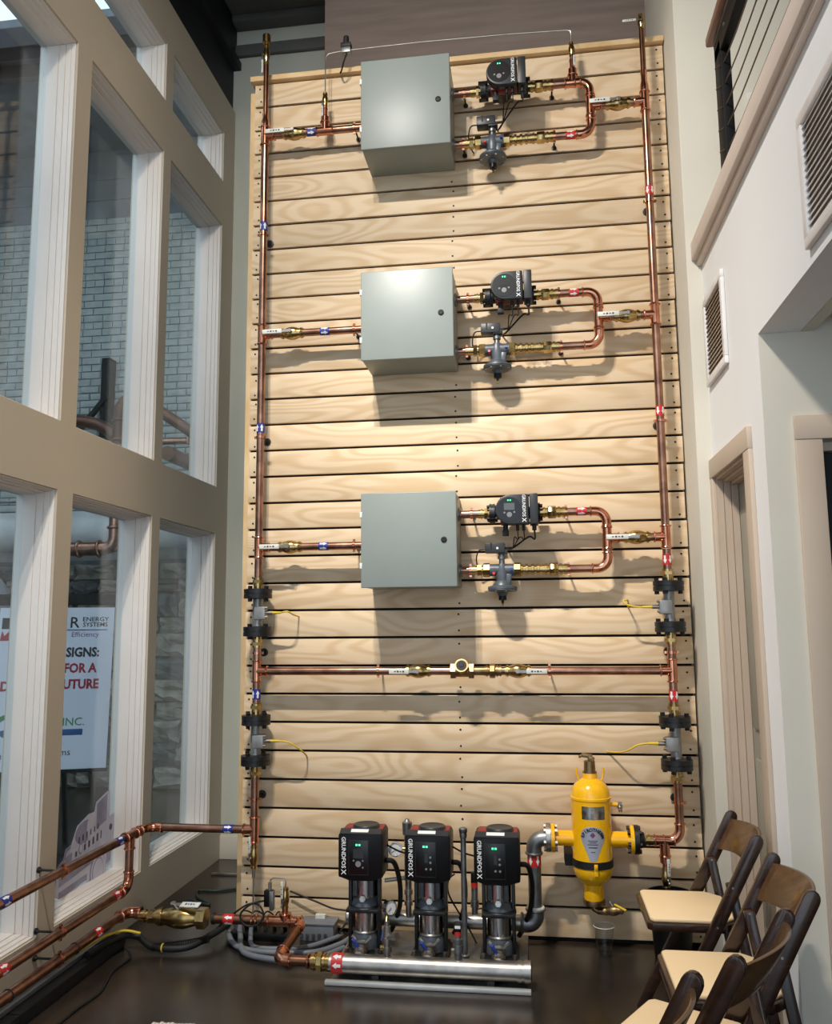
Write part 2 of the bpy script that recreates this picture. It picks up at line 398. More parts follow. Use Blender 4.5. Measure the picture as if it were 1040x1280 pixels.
MB().box(2.49, 2.53, DY0+0.001, DY1-0.001, 0.005, DZ-0.001).build('leaf', 'door_grey', dr)
for yy in (-0.86, -0.62):
    for za, zb in ((0.25, 0.95), (1.08, 2.02)):
        MB().box(2.478, 2.49, yy, yy+0.18, za, zb).build('panel', 'door_grey', dr, bevel=0.004)
e = sempty('trim_5', (3.0, -1.2, 0))
MB().box(2.502, QX0, -1.224, -1.206, 0, 2.198).build('jamb_casing', 'casing', e, bevel=0.003)
MB().box(QX1, QX1+0.09, -1.224, -1.206, 0, 2.198).build('jamb_casing', 'casing', e, bevel=0.003)
MB().box(2.502, QX1+0.09, -1.226, -1.206, 2.198, 2.288).build('head_casing', 'casing', e, bevel=0.003)
d2 = sempty('door_2', (3.0, -1.1, 0))
MB().box(QX0, QX1, -1.13, -1.09, 0.005, 2.198).build('leaf', 'door_black', d2)
MB().box(QX0, QX1, -1.16, -1.13, 2.165, 2.197).build('head_stop', 'casing', d2)
MB().cyl((2.68, -1.13, 1.0), (2.68, -1.19, 1.0), 0.012).ball((2.68, -1.2, 1.0), 0.028).build('knob', 'steel', d2)
# ledge under the railing
e = sempty('trim_6', (2.37, -2, 3.3))
MB().box(2.352, 2.56, -8, PY-0.001, 3.30, 3.39).build('ledge_board', 'ledge_trim', e, bevel=0.003)
MB().box(2.375, RX, -8, PY-0.001, 3.272, 3.30).build('ledge_mould', 'ledge_trim', e, bevel=0.004)
MB().box(2.39, 2.43, PY-0.12, PY-0.001, 3.39, 3.47).build('ledge_block', 'ledge_trim', e, bevel=0.003)
MB().box(2.56, 2.6, -8, PY-0.001, 3.18, 3.38).build('ledge_backing', 'wall_green', e)

# cable railing on the ledge
r = thing('cable_railing', (2.44, -2.5, 3.39), 'black steel cable railing with wooden handrail above the white wall ledge', 'railing')
def post(y0, y1): MB().box(2.425, 2.47, y0, y1, 3.391, 4.12).build('post', 'railing_black', r, bevel=0.004)
post(-0.80, -0.69); post(-2.10, -2.0); post(-3.4, -3.3)
MB().box(2.425, 2.47, -6, -0.69, 4.06, 4.16).build('top_rail', 'railing_black', r, bevel=0.004)
MB().box(2.425, 2.47, -6, -0.80, 3.391, 3.43).build('bottom_rail', 'railing_black', r, bevel=0.003)
MB().box(2.432, 2.463, -6, -0.66, 4.16, 4.20).build('rail_spacer', 'galv', r)
MB().box(2.405, 2.49, -6, -0.62, 4.20, 4.245).build('handrail', 'handrail_wood', r, bevel=0.008)
for z in (3.50, 3.60, 3.70, 3.80, 3.90, 4.0):
    cb_ = MB().tube([(2.41, -0.755, z), (2.44, -0.80, z), (2.447, -1.0, z), (2.447, -6, z)], 0.0035, 6).build('cable', 'cable_steel', r)
MB().cyl((2.42, -0.9, 4.11), (2.425, -0.9, 4.11), 0.008).build('bolt', 'steel', r)
# wall plate seen behind the railing
tag(MB().box(2.66, 2.76, PY-0.012, PY-0.001, 4.02, 4.16).build('wall_plate', 'white_vinyl', None, bevel=0.003), 'white wall plate on the balcony end wall behind the railing', 'wall plate')

# wall vents
def wall_vent(y0, y1, z0, z1, nl, label, slatmat):
    t = thing('wall_vent', (RX, (y0+y1)/2, z0), label, 'vent')
    b = 0.035
    mb = MB().box(RX-0.018, RX-0.001, y0, y1, z0, z0+b).box(RX-0.018, RX-0.001, y0, y1, z1-b, z1).box(RX-0.018, RX-0.001, y0, y0+b, z0+b, z1-b).box(RX-0.018, RX-0.001, y1-b, y1, z0+b, z1-b)
    mb.build('frame', 'vent_white', t, bevel=0.003)
    MB().box(RX-0.002, RX-0.0011, y0+b, y1-b, z0+b, z1-b).build('backing', 'casing', t)
    h = (z1-z0-2*b)/nl
    for k in range(nl):
        z = z0+b+h*(k+0.5)
        MB().obox((RX-0.0085, (y0+y1)/2, z), (0.0, (y1-y0)/2-b-0.001, 0), (-0.0045, 0, -h*0.37), (0.0010, 0, -0.0012)).build('louvre', slatmat, t)
wall_vent(-0.74, -0.345, 2.645, 3.07, 16, 'small louvred wall vent beside the wood slat panel', 'vent_beige')
wall_vent(-2.75, -1.83, 2.655, 3.08, 16, 'wide white louvred vent in the wall above the recess', 'vent_white')

# ================================================================ NEIGHBOUR ROOM behind the windows
BY = 3.5
nb = sempty('wall_neighbour', (-3, BY, 0))
MB().box(-7, -0.62, BY, BY+0.2, 2.2, 6.6).build('brick_backing', 'mortar', nb)
MB().box(-7, -0.62, BY-0.02, BY, 5.82, 6.6).build('plaster_band', 'plaster_old', nb)
for zz in (6.02, 6.25): MB().box(-7, -0.62, BY-0.035, BY-0.02, zz, zz+0.02).build('plaster_ledge', 'plaster_old', nb)
bl = []
for k in range(3):
    mb = MB().box(-0.0995, 0.0995, -0.012, 0.02, -0.0325, 0.0325); bl.append(mb)
bmesh_src = bl[0].build('brick', 'brick_white', None, bevel=0.006, local=True)
hdr = MB().box(-0.0475, 0.0475, -0.014, 0.02, -0.0325, 0.0325).build('brick', 'brick_white', None, bevel=0.006, local=True)
cnt = 0; extra = MB()
zones = [(-4.1, -3.3), (-2.98, -2.38), (-2.1, -1.62)]
row = 0; z = 2.44
spots = []
while z < 5.8:
    head = (row % 6 == 5); pw = 0.105 if head else 0.209
    x = -4.4+(row % 2)*pw/2
    while x < -1.3:
        spots.append((any(a-0.12 < x < b+0.12 for a, b in zones) and z < 4.9, x, z, head)); x += pw
    z += 0.0762; row += 1
for vis, x, z, head in spots:
    jx, jz = random.uniform(-.003, .003), random.uniform(-.003, .003)
    if vis and cnt < 299:
        cnt += 1; inst(hdr if head else bmesh_src, 'brick', nb, (x+jx+3, -0.004+random.uniform(-.006, .006), z+jz), (random.uniform(-.02, .02), random.uniform(-.02, .02), random.uniform(-.01, .01)))
    else:
        hw = 0.0475 if head else 0.0995; dy = random.uniform(-.004, .004)
        extra.box(x-hw, x+hw, BY-0.012+dy, BY+0.01, z-0.0325, z+0.0325)
o = extra.build('brickwork', 'brick_white', nb); o['kind'] = 'stuff'
bpy.data.objects.remove(bmesh_src); bpy.data.objects.remove(hdr)
st = sempty('wall_neighbour_stone', (-3, BY, 0))
MB().box(-7, -0.62, BY, BY+0.2, 0, 2.2).build('stone_backing', 'stone_dark', st)
z = 0.0
while z < 2.12:
    h = random.uniform(0.13, 0.26); x = -4.8+random.uniform(0, .3)
    if z+h > 2.15: h = 2.16-z
    while x < -0.9:
        wd = random.uniform(0.2, 0.55); me = bmesh.new()
        bmesh.ops.create_cube(me, size=1.0); bmesh.ops.subdivide_edges(me, edges=me.edges[:], cuts=3, use_grid_fill=True)
        dp = random.uniform(0.03, 0.10)
        for v in me.verts:
            v.co.x *= wd-0.02; v.co.z *= h-0.018; v.co.y *= dp*2
            if abs(v.co.x) > wd*0.4 or abs(v.co.z) > h*0.4: v.co.y *= 0.55
            v.co += V((random.uniform(-.014, .014), random.uniform(-.035, .03), random.uniform(-.012, .012)))
        mm = bpy.data.meshes.new('stone'); me.to_mesh(mm); me.free()
        mm.materials.append(MATS['stone' if random.random() < 0.6 else 'stone_dark'])
        so = bpy.data.objects.new('stone', mm); C.objects.link(so); so.parent = st; so.location = (x+wd/2+3, 0.0, z+h/2)
        x += wd
    z += h
struct(MB().box(-7, -0.6, 1.65, 3.7, 6.58, 6.7).build('ceiling_neighbour', 'plaster_old'))
struct(MB().box(-7, -6.9, -8, 3.7, 0, 6.7).build('wall_neighbour_far', 'plaster_old'))
e = sempty('trim_7', (-3, 1.65, 6.4))
MB().box(-6.9, -0.8, 1.62, 1.78, 6.42, 6.6).build('roof_beam', 'beam_navy', e)
MB().box(-6.9, -0.8, 2.05, 2.13, 6.46, 6.58).build('roof_joist', 'ceiling_grey', e)

t = tag(MB().lathe((-6.5, 3.0, 2.44), X_, [(0, 0.19), (2.6, 0.19), (2.6, 0.194), (2.66, 0.194), (2.66, 0.19), (4.9, 0.19), (4.9, 0.194), (4.96, 0.194), (4.96, 0.19), (5.6, 0.19)], 28).build('insulated_pipe', 'pipe_wrap'), 'thick white insulated pipe running along the stone wall behind the windows', 'pipe')
tag(MB().tube([(-6.5, 2.75, 2.84), (-0.9, 2.75, 2.84)], 0.012, 8).build('conduit', 'galv'), 'thin grey conduit just above the white insulated pipe, upper of two', 'conduit')
tag(MB().tube([(-6.5, 2.75, 2.70), (-0.9, 2.75, 2.70)], 0.014, 8).build('conduit', 'galv'), 'thin grey conduit just above the white insulated pipe, lower of two', 'conduit')
def curve_pipe(nm, pts, r, m, label, cat='pipe', smooth=0, rings=()):
    t = thing(nm, pts[0], label, cat); MB().tube(pts, r, 16, smooth).build('pipe', m, t)
    for c, a in rings: MB().torus(c, a, r*1.05, r*0.22).build('bead', m, t)
    return t
curve_pipe('rusty_pipe', [(-2.075, 2.5, 2.72), (-2.075, 2.5, 3.40), (-2.065, 2.5, 3.48), (-2.03, 2.5, 3.535), (-1.97, 2.5, 3.56), (-1.88, 2.5, 3.56)], 0.062, 'rust_pipe', 'brown pipe rising to a bend before the white brick wall', rings=[((-2.075, 2.5, 3.36), Z_), ((-2.075, 2.5, 3.18), Z_)])
MBc = MB().torus((-2.075, 2.5, 3.12), Z_, 0.07, 0.014)
tag(MBc.build('pipe_clamp', 'galv'), 'steel band clamp around the brown pipe behind the window', 'clamp')
curve_pipe('rusty_pipe', [(-2.9, 2.62, 3.42), (-2.5, 2.62, 3.40), (-2.3, 2.62, 3.34), (-2.15, 2.62, 3.22)], 0.055, 'rust_pipe', 'brown pipe curving down to the left of the rising bend', smooth=6)
curve_pipe('copper_run', [(-3.4, 2.56, 3.17), (-1.45, 2.56, 3.17)], 0.032, 'copper', 'thin copper pipe low along the white brick wall', rings=[((-1.46, 2.56, 3.17), X_), ((-2.3, 2.56, 3.17), X_)])
curve_pipe('rusty_pipe', [(-1.80, 2.45, 3.50), (-1.34, 2.45, 3.19)], 0.05, 'rust_pipe', 'straight brown pipe slanting down before the white brick wall')
curve_pipe('rusty_pipe', [(-1.60, 2.45, 3.04), (-1.60, 3.2, 3.04)], 0.065, 'rust_pipe', 'short brown pipe stub pointing at the windows')
curve_pipe('copper_elbow_run', [(-2.075, 2.5, 2.719), (-2.075, 2.5, 2.30), (-2.10, 2.5, 2.24), (-2.16, 2.5, 2.22), (-2.9, 2.5, 2.22)], 0.062, 'copper', 'copper pipe dropping and turning below the white insulated pipe', rings=[((-2.075, 2.5, 2.40), Z_), ((-2.22, 2.5, 2.22), X_), ((-2.41, 2.5, 2.22), X_)])
sb = thing('strut_bracket', (-2.7, 3.3, 3.3), 'black steel strut bracket with a diagonal brace on the white brick', 'bracket')
MB().box(-2.75, -2.66, 3.36, 3.487, 3.2, 4.25).build('upright', 'railing_black', sb)
MB().bar((-2.66, 3.34, 3.85), (-2.95, 3.34, 3.5), 0.05, 0.04).build('brace', 'railing_black', sb)
tk = thing('steel_tank', (-2.95, 1.9, 0), 'grey domed steel tank behind the window beside the poster', 'tank')
MB().lathe((-2.95, 1.9, 0), Z_, [(0, 0.25), (1.78, 0.25), (1.86, 0.235), (1.94, 0.18), (1.98, 0.10), (2.0, 0.01)], 28).build('shell', 'tank_grey', tk)
MB().torus((-2.95, 1.9, 1.78), Z_, 0.25, 0.012).build('seam', 'tank_grey', tk)

# poster on an easel
def poster():
    c = V((-1.52, 0.70, 1.165)); n = V((0.36, -0.93, 0)).normalized(); ux = V((0.93, 0.36, 0)).normalized()
    lean = 0.17; uy = (Z_*math.cos(lean)-n*math.sin(lean)).normalized(); n = ux.cross(uy)
    W, H = 0.70, 1.02
    t = thing('poster', c-uy*H/2, 'white printed poster board standing on a black easel behind the window', 'poster')
    MB().obox(c, ux*W/2, uy*H/2, n*0.004).build('board', 'poster_white', t)
    P = lambda a, b: c+ux*a*W/2+uy*b*H/2+n*0.0045
    text('R', 0.10, P(0.30, 0.80), ux, uy, 'ink_black', t, bold=0.01)
    text('ENERGY', 0.040, P(0.67, 0.845), ux, uy, 'ink_black', t, bold=0.012, sx=1.1)
    text('SYSTEMS', 0.040, P(0.67, 0.775), ux, uy, 'ink_black', t, bold=0.012)
    MB().obox(P(0.52, 0.71), ux*0.13, uy*0.003, n*0.0005).build('rule', 'ink_blue', t)
    text('Efficiency', 0.046, P(0.50, 0.65), ux, uy, 'ink_purple', t)
    MB().obox(P(-0.82, 0.80), ux*0.045, uy*0.036, n*0.0005).build('logo_block', 'ink_black', t)
    MB().prism([(-.05, -.04), (.05, -.04), (.05, .0), (.025, -.015), (0, .02), (-.025, -.01), (-.04, .025)], P(-0.82, 0.66), ux, uy, 0.001).build('logo_flame', 'ink_red', t)
    text('S', 0.082, P(-0.74, 0.40), ux, uy, 'ink_black', t, bold=0.04)
    text('SIGNS:', 0.082, P(0.48, 0.42), ux, uy, 'ink_black', t, bold=0.04, sx=0.85)
    text('FOR A', 0.082, P(0.45, 0.22), ux, uy, 'ink_red', t, bold=0.04, sx=0.85)
    text('D', 0.082, P(-0.80, 0.01), ux, uy, 'ink_red', t, bold=0.04)
    text('UTURE', 0.082, P(0.48, 0.02), ux, uy, 'ink_red', t, bold=0.04, sx=0.85)
    # round swirl emblem
    cc = P(-0.70, -0.50)
    def arc(a0, a1, r0, r1, m):
        pts = [(r1*math.cos(a0+(a1-a0)*k/10), r1*math.sin(a0+(a1-a0)*k/10)) for k in range(11)]+[(r0*math.cos(a1-(a1-a0)*k/10), r0*math.sin(a1-(a1-a0)*k/10)) for k in range(11)]
        MB().prism(pts, cc, ux, uy, 0.001).build('emblem_arc', m, t)
    arc(1.4, 3.9, 0.06, 0.09, 'ink_green'); arc(3.4, 5.6, 0.02, 0.055, 'ink_blue')
    text('INC.', 0.07, P(0.40, -0.44), ux, uy, 'ink_green', t, bold=0.006)
    MB().obox(P(0.28, -0.56), ux*0.10, uy*0.019, n*0.0005).build('emblem_bar', 'ink_blue', t, bevel=0.012)
    text('Int', 0.06, P(-0.78, -0.82), ux, uy, 'ink_black', t)
    text('tems', 0.06, P(0.22, -0.80), ux, uy, 'ink_black', t)
    ez = thing('easel', c-uy*H/2, 'black folding easel holding the white poster board', 'easel')
    b = c-n*0.03
    for sgn in (-1, 1):
        MB().bar(b+ux*sgn*0.08+uy*0.62, b+ux*sgn*0.36-uy*((b.z-0.001)/uy.z), 0.03, 0.02).build('leg', 'railing_black', ez)
    MB().bar(b+uy*0.60-n*0.02, V((*(b-n*0.75).to_2d(), 0.0)), 0.03, 0.02).build('leg', 'railing_black', ez)
    MB().obox(b+uy*0.57, ux*0.42, uy*0.035, n*0.012).build('top_bar', 'railing_black', ez)
    MB().obox(c-uy*(H/2+0.012)+n*0.01, ux*0.36, uy*0.010, n*0.03).build('tray', 'railing_black', ez)
poster()

# chiller picture, all its tones printed, cut out and stuck on the window glass
def decal(y0, z0, s, label):
    t = thing('window_sticker', (GX+0.004, y0, z0), label, 'sticker', 'machine stickers on the lower windows')
    ux, uy = Y_*s, Z_*s*0.70; xo = GX+0.0045
    def P(poly, m, nm, k): MB().prism(poly, (xo+0.0006*k, y0, z0), ux, uy, 0.0005).build(nm, m, t)
    P([(-.02,.10),(.0,.33),(.06,.36),(.08,.44),(.14,.46),(.2,.60),(.29,.64),(.33,.66),(.40,.66),(.42,.74),(.56,.80),(.60,.78),(.60,.56),(.66,.58),(.66,.30),(.62,.12),(.55,.08),(.50,.0),(.42,-.02),(.38,.10),(.36,-.08),(.33,.12),(.2,.06),(.06,.04)], 'decal_pale', 'silhouette', 0)
    P([(.43,.50),(.56,.54),(.56,.78),(.43,.72)], 'decal_mid', 'panel_shape', 1)
    ov = lambda cx, cy, rx, ry: [(cx+rx*math.cos(a*math.pi/9), cy+ry*math.sin(a*math.pi/9)) for a in range(18)]
    P(ov(.30,.52,.12,.10), 'decal_mid', 'drum_shape', 1); P(ov(.37,.53,.055,.115), 'decal_pale', 'drum_end', 2)
    P(ov(.47,.12,.10,.16), 'decal_mid', 'vessel_rim', 1); P(ov(.475,.12,.09,.148), 'decal_pale', 'vessel_end', 2)
    P([(.02,.16),(.40,.22),(.40,.30),(.02,.28)], 'decal_mid', 'barrel_print', 1)
    P([(.17,.34),(.50,.40),(.50,.47),(.17,.38)], 'decal_dark', 'pipework_print', 2)
    for k in range(7): P([(.16+.05*k,.30+.008*k),(.185+.05*k,.30+.008*k),(.185+.05*k,.42+.008*k),(.16+.05*k,.41+.008*k)], 'decal_pale', 'pipe_shape', 3)
    P([(.08,.28),(.15,.29),(.15,.40),(.08,.38)], 'decal_mid', 'box_shape', 3)
    P([(.56,.34),(.66,.38),(.66,.56),(.57,.54)], 'decal_pale', 'valve_box', 3)
    P(ov(.615,.46,.02,.03), 'decal_dark', 'valve_dot', 4)
    P(ov(.47,.12,.072,.12), 'decal_mid', 'vessel_ring', 3); P(ov(.472,.12,.064,.108), 'decal_pale', 'vessel_cover', 4)
    for k in range(6): P([(.22+.045*k,.445+.01*k),(.232+.045*k,.445+.01*k),(.232+.045*k,.50+.008*k),(.22+.045*k,.50+.008*k)], 'decal_dark', 'strut_shape', 4)
    P([(.0,.345),(.055,.37),(.075,.45),(.13,.47),(.135,.44),(.09,.42),(.07,.35)], 'decal_mid', 'motor_print', 2)
    P([(.02,.06),(.34,.10),(.34,.15),(.02,.12)], 'decal_mid', 'barrel_under', 1)
    P([(.36,-.06),(.385,-.05),(.39,.10),(.37,.12)], 'decal_mid', 'leg_shape', 2)
    P(ov(.245,.395,.025,.045), 'decal_mid', 'round_port', 5); P(ov(.247,.395,.017,.033), 'decal_pale', 'round_port_face', 6)
    P([(.575,.14),(.63,.16),(.63,.30),(.575,.29)], 'decal_mid', 'end_print', 3)
    P([(.02,.30),(.05,.32),(.055,.35),(.0,.33)], 'decal_dark', 'fan_print', 2)
decal(-0.50, 0.225, 0.81, 'pale grey machine picture stuck on the window by the poster')
decal(-1.72, 0.225, 0.81, 'pale grey machine picture stuck on the window further from the slat panel')

# ================================================================ WOOD SLAT PANEL
P_, ZT = 0.146, 32*0.146+0.015
pn = thing('slat_panel', (0, 0, 0), 'tall free-standing panel of horizontal pale pine slats carrying the pipework', 'wood panel')
slat = MB().box(0, 2.318, 0, 0.019, 0.006, 0.1397).build('slat', 'pine', None, bevel=0.0025, local=True)
screw = MB().lathe((0, 0.0005, 0), FRONT, [(0, 0.0055), (0.0018, 0.0055), (0.0024, 0.004)], 8).build('screw', 'screw_black', None, local=True)
for i in range(32):
    z = ZT-P_*(i+1)
    s_ = inst(slat, 'slat', pn, (random.uniform(-.003, .003), random.uniform(-.0015, .0015), z))
    for sx in (0.032, 1.152, 2.285):
        for sz in (0.03, 0.113): inst(screw, 'screw', s_, (sx+random.uniform(-.005, .005), 0, sz+random.uniform(-.006, .006)))
bpy.data.objects.remove(slat); bpy.data.objects.remove(screw)
MB().box(0.005, 2.31, 0.0215, 0.03, 0.002, ZT-0.005).build('backing_panel', 'black_backing', pn)
MB().box(-0.036, 0.03, 0.031, 0.07, 0.002, ZT-0.03).build('edge_post', 'pine_trim', pn, bevel=0.002)
for xx in (1.12, 2.26): MB().box(xx, xx+0.05, 0.031, 0.07, 0.002, ZT-0.03).build('back_post', 'pine_trim', pn)
MB().box(-0.02, 2.324, -0.03, 0.09, ZT+0.003, ZT+0.035).build('top_cap', 'pine_trim', pn, bevel=0.003)

# ================================================================ PIPE FITTINGS
PR_ = 0.0205; PY_ = -0.115
def seg(p0, p1, parent, r=PR_, m='copper', nm='pipe'): return MB().cyl(p0, p1, r).build(nm, m, parent)
def elbow(c, d0, d1, parent, r=PR_, R=0.055, m='copper_fit', nm='elbow', coll=True):
    """bend at corner c; d0, d1 unit directions from c to the two open ends"""
    c, d0, d1 = V(c), V(d0).normalized(), V(d1).normalized(); pts = []
    ctr = c+(d0+d1)*R
    for k in range(9):
        a = math.pi/2*k/8; pts.append(ctr-d1*R*math.cos(a)-d0*R*math.sin(a))
    pts = [pts[0]+d0*0.028]+pts+[pts[-1]+d1*0.028]
    mb = MB().tube(pts, r*1.13, 16)
    if coll:
        for q, d in ((pts[0], d0), (pts[-1], d1)): mb.torus(q-d*0.006, d, r*1.14, r*0.20)
    return mb.build(nm, m, parent)
def tee(c, ax, br, parent, r=PR_, h=0.058, bl=0.06, m='copper_fit', nm='tee'):
    c, ax, br = V(c), V(ax).normalized(), V(br).normalized(); R = r*1.14
    mb = MB().cyl(c-ax*h, c+ax*h, R).cyl(c, c+br*bl, R)
    for q, d in ((c-ax*(h-.005), ax), (c+ax*(h-.005), ax), (c+br*(bl-.005), br)): mb.torus(q, d, R*1.03, r*0.22)
    return mb.build(nm, m, parent)
def adapter(p, d, parent, r=PR_, L=0.075, m='brass', nm='adapter'):
    p, d = V(p), V(d).normalized()
    mb = MB().lathe(p, d, [(0, r*1.15), (L*.25, r*1.15), (L*.25, r*1.3), (L*.32, r*1.3), (L*.32, r*1.12), (L*.5, r*1.12)], 18).hexn(p+d*L*.5, p+d*L*.8, r*1.5).lathe(p+d*L*.8, d, [(0, r*1.25), (L*.2, r*1.25)], 18)
    return mb.build(nm, m, parent)
def union(p, d, parent, r=PR_, L=0.11, m='brass', nm='union', big=1.55):
    p, d = V(p), V(d).normalized()
    mb = MB().lathe(p, d, [(0, r*1.2), (L*.12, r*1.2), (L*.12, r*1.36), (L*.2, r*1.36), (L*.2, r*1.15), (L*.3, r*1.15)], 18)
    mb.lathe(p+d*L*.3, d, [(0, r*big*.9), (L*.04, r*big), (L*.30, r*big), (L*.34, r*big*.9)], 8).lathe(p+d*L*.64, d, [(0, r*1.2), (L*.06, r*1.2), (L*.06, r*1.38), (L*.16, r*1.38), (L*.16, r*1.18), (L*.24, r*1.18), (L*.24, r*1.3), (L*.36, r*1.3)], 18)
    return mb.build(nm, m, parent)
def label_band(p, ax, parent, m='blue_label', r=PR_, L=0.052, face=FRONT, flip=1, twin=0.62):
    p, ax = V(p), V(ax).normalized(); R = r*1.02+0.0006
    o = MB().lathe(p-ax*L/2, ax, [(0, R), (L, R)], 24).build('flow_label', m, parent)
    c = (V(face)-ax*V(face).dot(ax)).normalized(); b = ax.cross(c)
    for th0 in (-twin, twin):
        mb = MB()
        def strip(rows):
            vs = []; fs = []
            for s, hw in rows:
                for k in range(4):
                    th = th0+(-hw+2*hw*k/3)/R; vs.append(p+ax*s*flip+(c*math.cos(th)+b*math.sin(th))*(R+0.0007))
            for j in range(len(rows)-1):
                for k in range(3): fs.append((j*4+k, j*4+k+1, (j+1)*4+k+1, (j+1)*4+k))
            mb.add(vs, fs)
        w = R*(0.22 if r < 0.028 else 0.15)
        strip([(-L*.36, w), (L*.02, w)]); strip([(L*.02, w*2.1), (L*.2, w*1.05), (L*.38, w*.08)])
        mb.build('arrow', 'white_print', o)
    return o
def hanger(p, ax, wall, label, r=PR_, group='copper pipe hangers', fl=None):
    p, ax, wall = V(p), V(ax).normalized(), V(wall)        # wall: point where the rod meets the wall
    d = (wall-p).normalized(); e = ax.cross(d).normalized()
    t = thing('pipe_hanger', wall, label, 'pipe hanger', group)
    mb = MB().lathe(p-ax*0.006, ax, [(0, r*1.02), (0, r*1.22), (0.012, r*1.22), (0.012, r*1.02)], 20, cap=False)
    for s in (-1, 1): mb.obox(p+e*s*(r+0.006), e*0.007, ax*0.006, d*0.005)
    mb.build('clamp', 'copper_fit', t)
    MB().cyl(p+d*r*1.1, wall-d*0.008, 0.005, n=8).build('rod', 'rubber', t)
    fl = 1.0 if abs(ax.z) > 0.5 else 0.62
    MB().lathe(wall-d*0.0155, d, [(0, 0.011*fl), (0.007, 0.013*fl), (0.008, 0.021*fl), (0.015, 0.022*fl)], 16).build('wall_flange', 'cast_black', t)
def ball_valve(p, ax, hd, label, r=PR_, L=0.13, front=FRONT, grip='white_vinyl', hl=0.125, group=None, nm='ball_valve', body='brass', off=0.0):
    p, ax, hd, front = V(p), V(ax).normalized(), V(hd).normalized(), V(front)
    t = thing(nm, p, label, 'valve', group)
    MB().lathe(p-ax*L/2, ax, [(0, r*1.2), (L*.06, r*1.2), (L*.06, r*1.42), (L*.13, r*1.42), (L*.13, r*1.2), (L*.2, r*1.25), (L*.3, r*1.5), (L*.42, r*1.72), (L*.58, r*1.72), (L*.7, r*1.5), (L*.8, r*1.25), (L*.87, r*1.2), (L*.87, r*1.42), (L*.94, r*1.42), (L*.94, r*1.2), (L, r*1.2)], 20).build('body', body, t)
    q = p+front*r*1.6+hd*off
    MB().cyl(p+front*r*1.2, q+front*r*.9, r*.42, n=12).hexn(q+front*r*.55, q+front*r*1.0, r*.5).build('stem', 'steel', t)
    h0 = q+front*r*.75; side = hd.cross(front)
    g = MB().obox(h0+hd*hl*.14, hd*hl*.2, side*r*.34, front*0.0015).build('handle', 'steel', t)
    MB().obox(h0+hd*hl*.66, hd*hl*.36, side*r*.60, front*0.0035).build('grip', grip, g, bevel=0.003)
    if grip == 'white_vinyl':
        for k in range(4): MB().obox(h0+hd*hl*(.50+.1*k)+front*0.0038, hd*hl*.030, side*r*(.12 if k % 2 else .2), front*0.0002).build('print_mark', 'ink_black', g)
    return t

LXR, RXR, UX = 0.105, 2.196, 1.911
rows = [dict(n='topmost', zl=4.284, zu=4.430, zm=4.287, zd=4.131, box=(4.045, 4.555)),
        dict(n='middle', zl=3.118, zu=3.250, zm=3.108, zd=2.964, box=(2.886, 3.362)),
        dict(n='lowest', zl=1.950, zu=2.098, zm=1.961, zd=1.810, box=(1.722, 2.196))]

# ---------------- left riser (supply)
T_ = lambda x, z, y=PY_: V((x, y, z))
lr = thing('supply_riser', (LXR, PY_, 0.17), 'copper riser pipe with blue arrow labels on the slat panel edge', 'pipe')
for za, zb in ((1.735+.05, 1.89), (2.008, 3.06), (3.176, 4.226), (1.36, 1.43), (0.575, 0.775), (1.145, 1.25)): seg(T_(LXR, za), T_(LXR, zb), lr)
for rw in rows: tee(T_(LXR, rw['zl']), Z_, X_, lr)
tee(T_(LXR, 1.307), Z_, X_, lr); tee(T_(LXR, 0.517), Z_, -X_, lr, h=0.064)
for z in (3.742, 2.595): label_band(T_(LXR, z), Z_, lr)
label_band(T_(LXR, 1.19), Z_, lr)
MB().lathe(T_(LXR, 4.342), Z_, [(0, PR_*1.1), (0.03, PR_*1.1), (0.05, 0.016), (0.07, 0.016), (0.07, 0.0175), (0.085, 0.0175), (0.085, 0.014)], 16).build('reducer', 'copper_fit', lr)
seg(T_(LXR, 4.42), T_(LXR, 4.72), lr, r=0.0145, m='copper_old', nm='vent_pipe')
MB().lathe(T_(LXR, 4.845), Z_, [(0, 0.012), (0.012, 0.012), (0.012, 0.023), (0.06, 0.023), (0.066, 0.018)], 16).build('vent_cap', 'brass', lr)
for z, d in ((1.735, 1), (1.483, -1), (1.088, 1), (0.831, -1)): adapter(T_(LXR, z), V((0, 0, d)), lr, L=0.055)
ball_valve(T_(LXR, 4.78), Z_, -Z_, 'small ball valve topping the blue-labelled riser pipe', r=0.011, L=0.12, hl=0.115, front=V((-0.75, -0.66, 0)))
ball_valve(T_(LXR, 0.385), Z_, Z_, 'drain ball valve with upright white handle under the blue-labelled riser', r=0.0125, L=0.115, hl=0.11, front=V((-0.55, -0.83, 0)), off=-0.01)
dp = thing('drain_tube', (LXR, PY_, 0.0), 'thin steel drain tube below the valve at the foot of the blue-labelled riser', 'tube')
MB().cyl(T_(LXR, 0.327), T_(LXR, 0.285), 0.009).build('nut', 'steel', dp); MB().cyl(T_(LXR, 0.29), T_(LXR, 0.06), 0.004, n=8).build('tube', 'steel', dp)
MB().lathe(T_(LXR, 0.443), Z_, [(0, 0.014), (0.02, 0.014), (0.03, PR_*1.1), (0.012, PR_*1.1)], 14, cap=False).build('reducer', 'copper_fit', lr)
for z, w in ((3.695, 'below the topmost cabinet'), (2.545, 'below the middle cabinet'), (1.40, 'above the bypass tee'), (0.668, 'above the lowest tee')):
    hanger(T_(LXR, z), Z_, T_(LXR, z, 0), 'copper clamp hanger on the blue-labelled riser '+w)

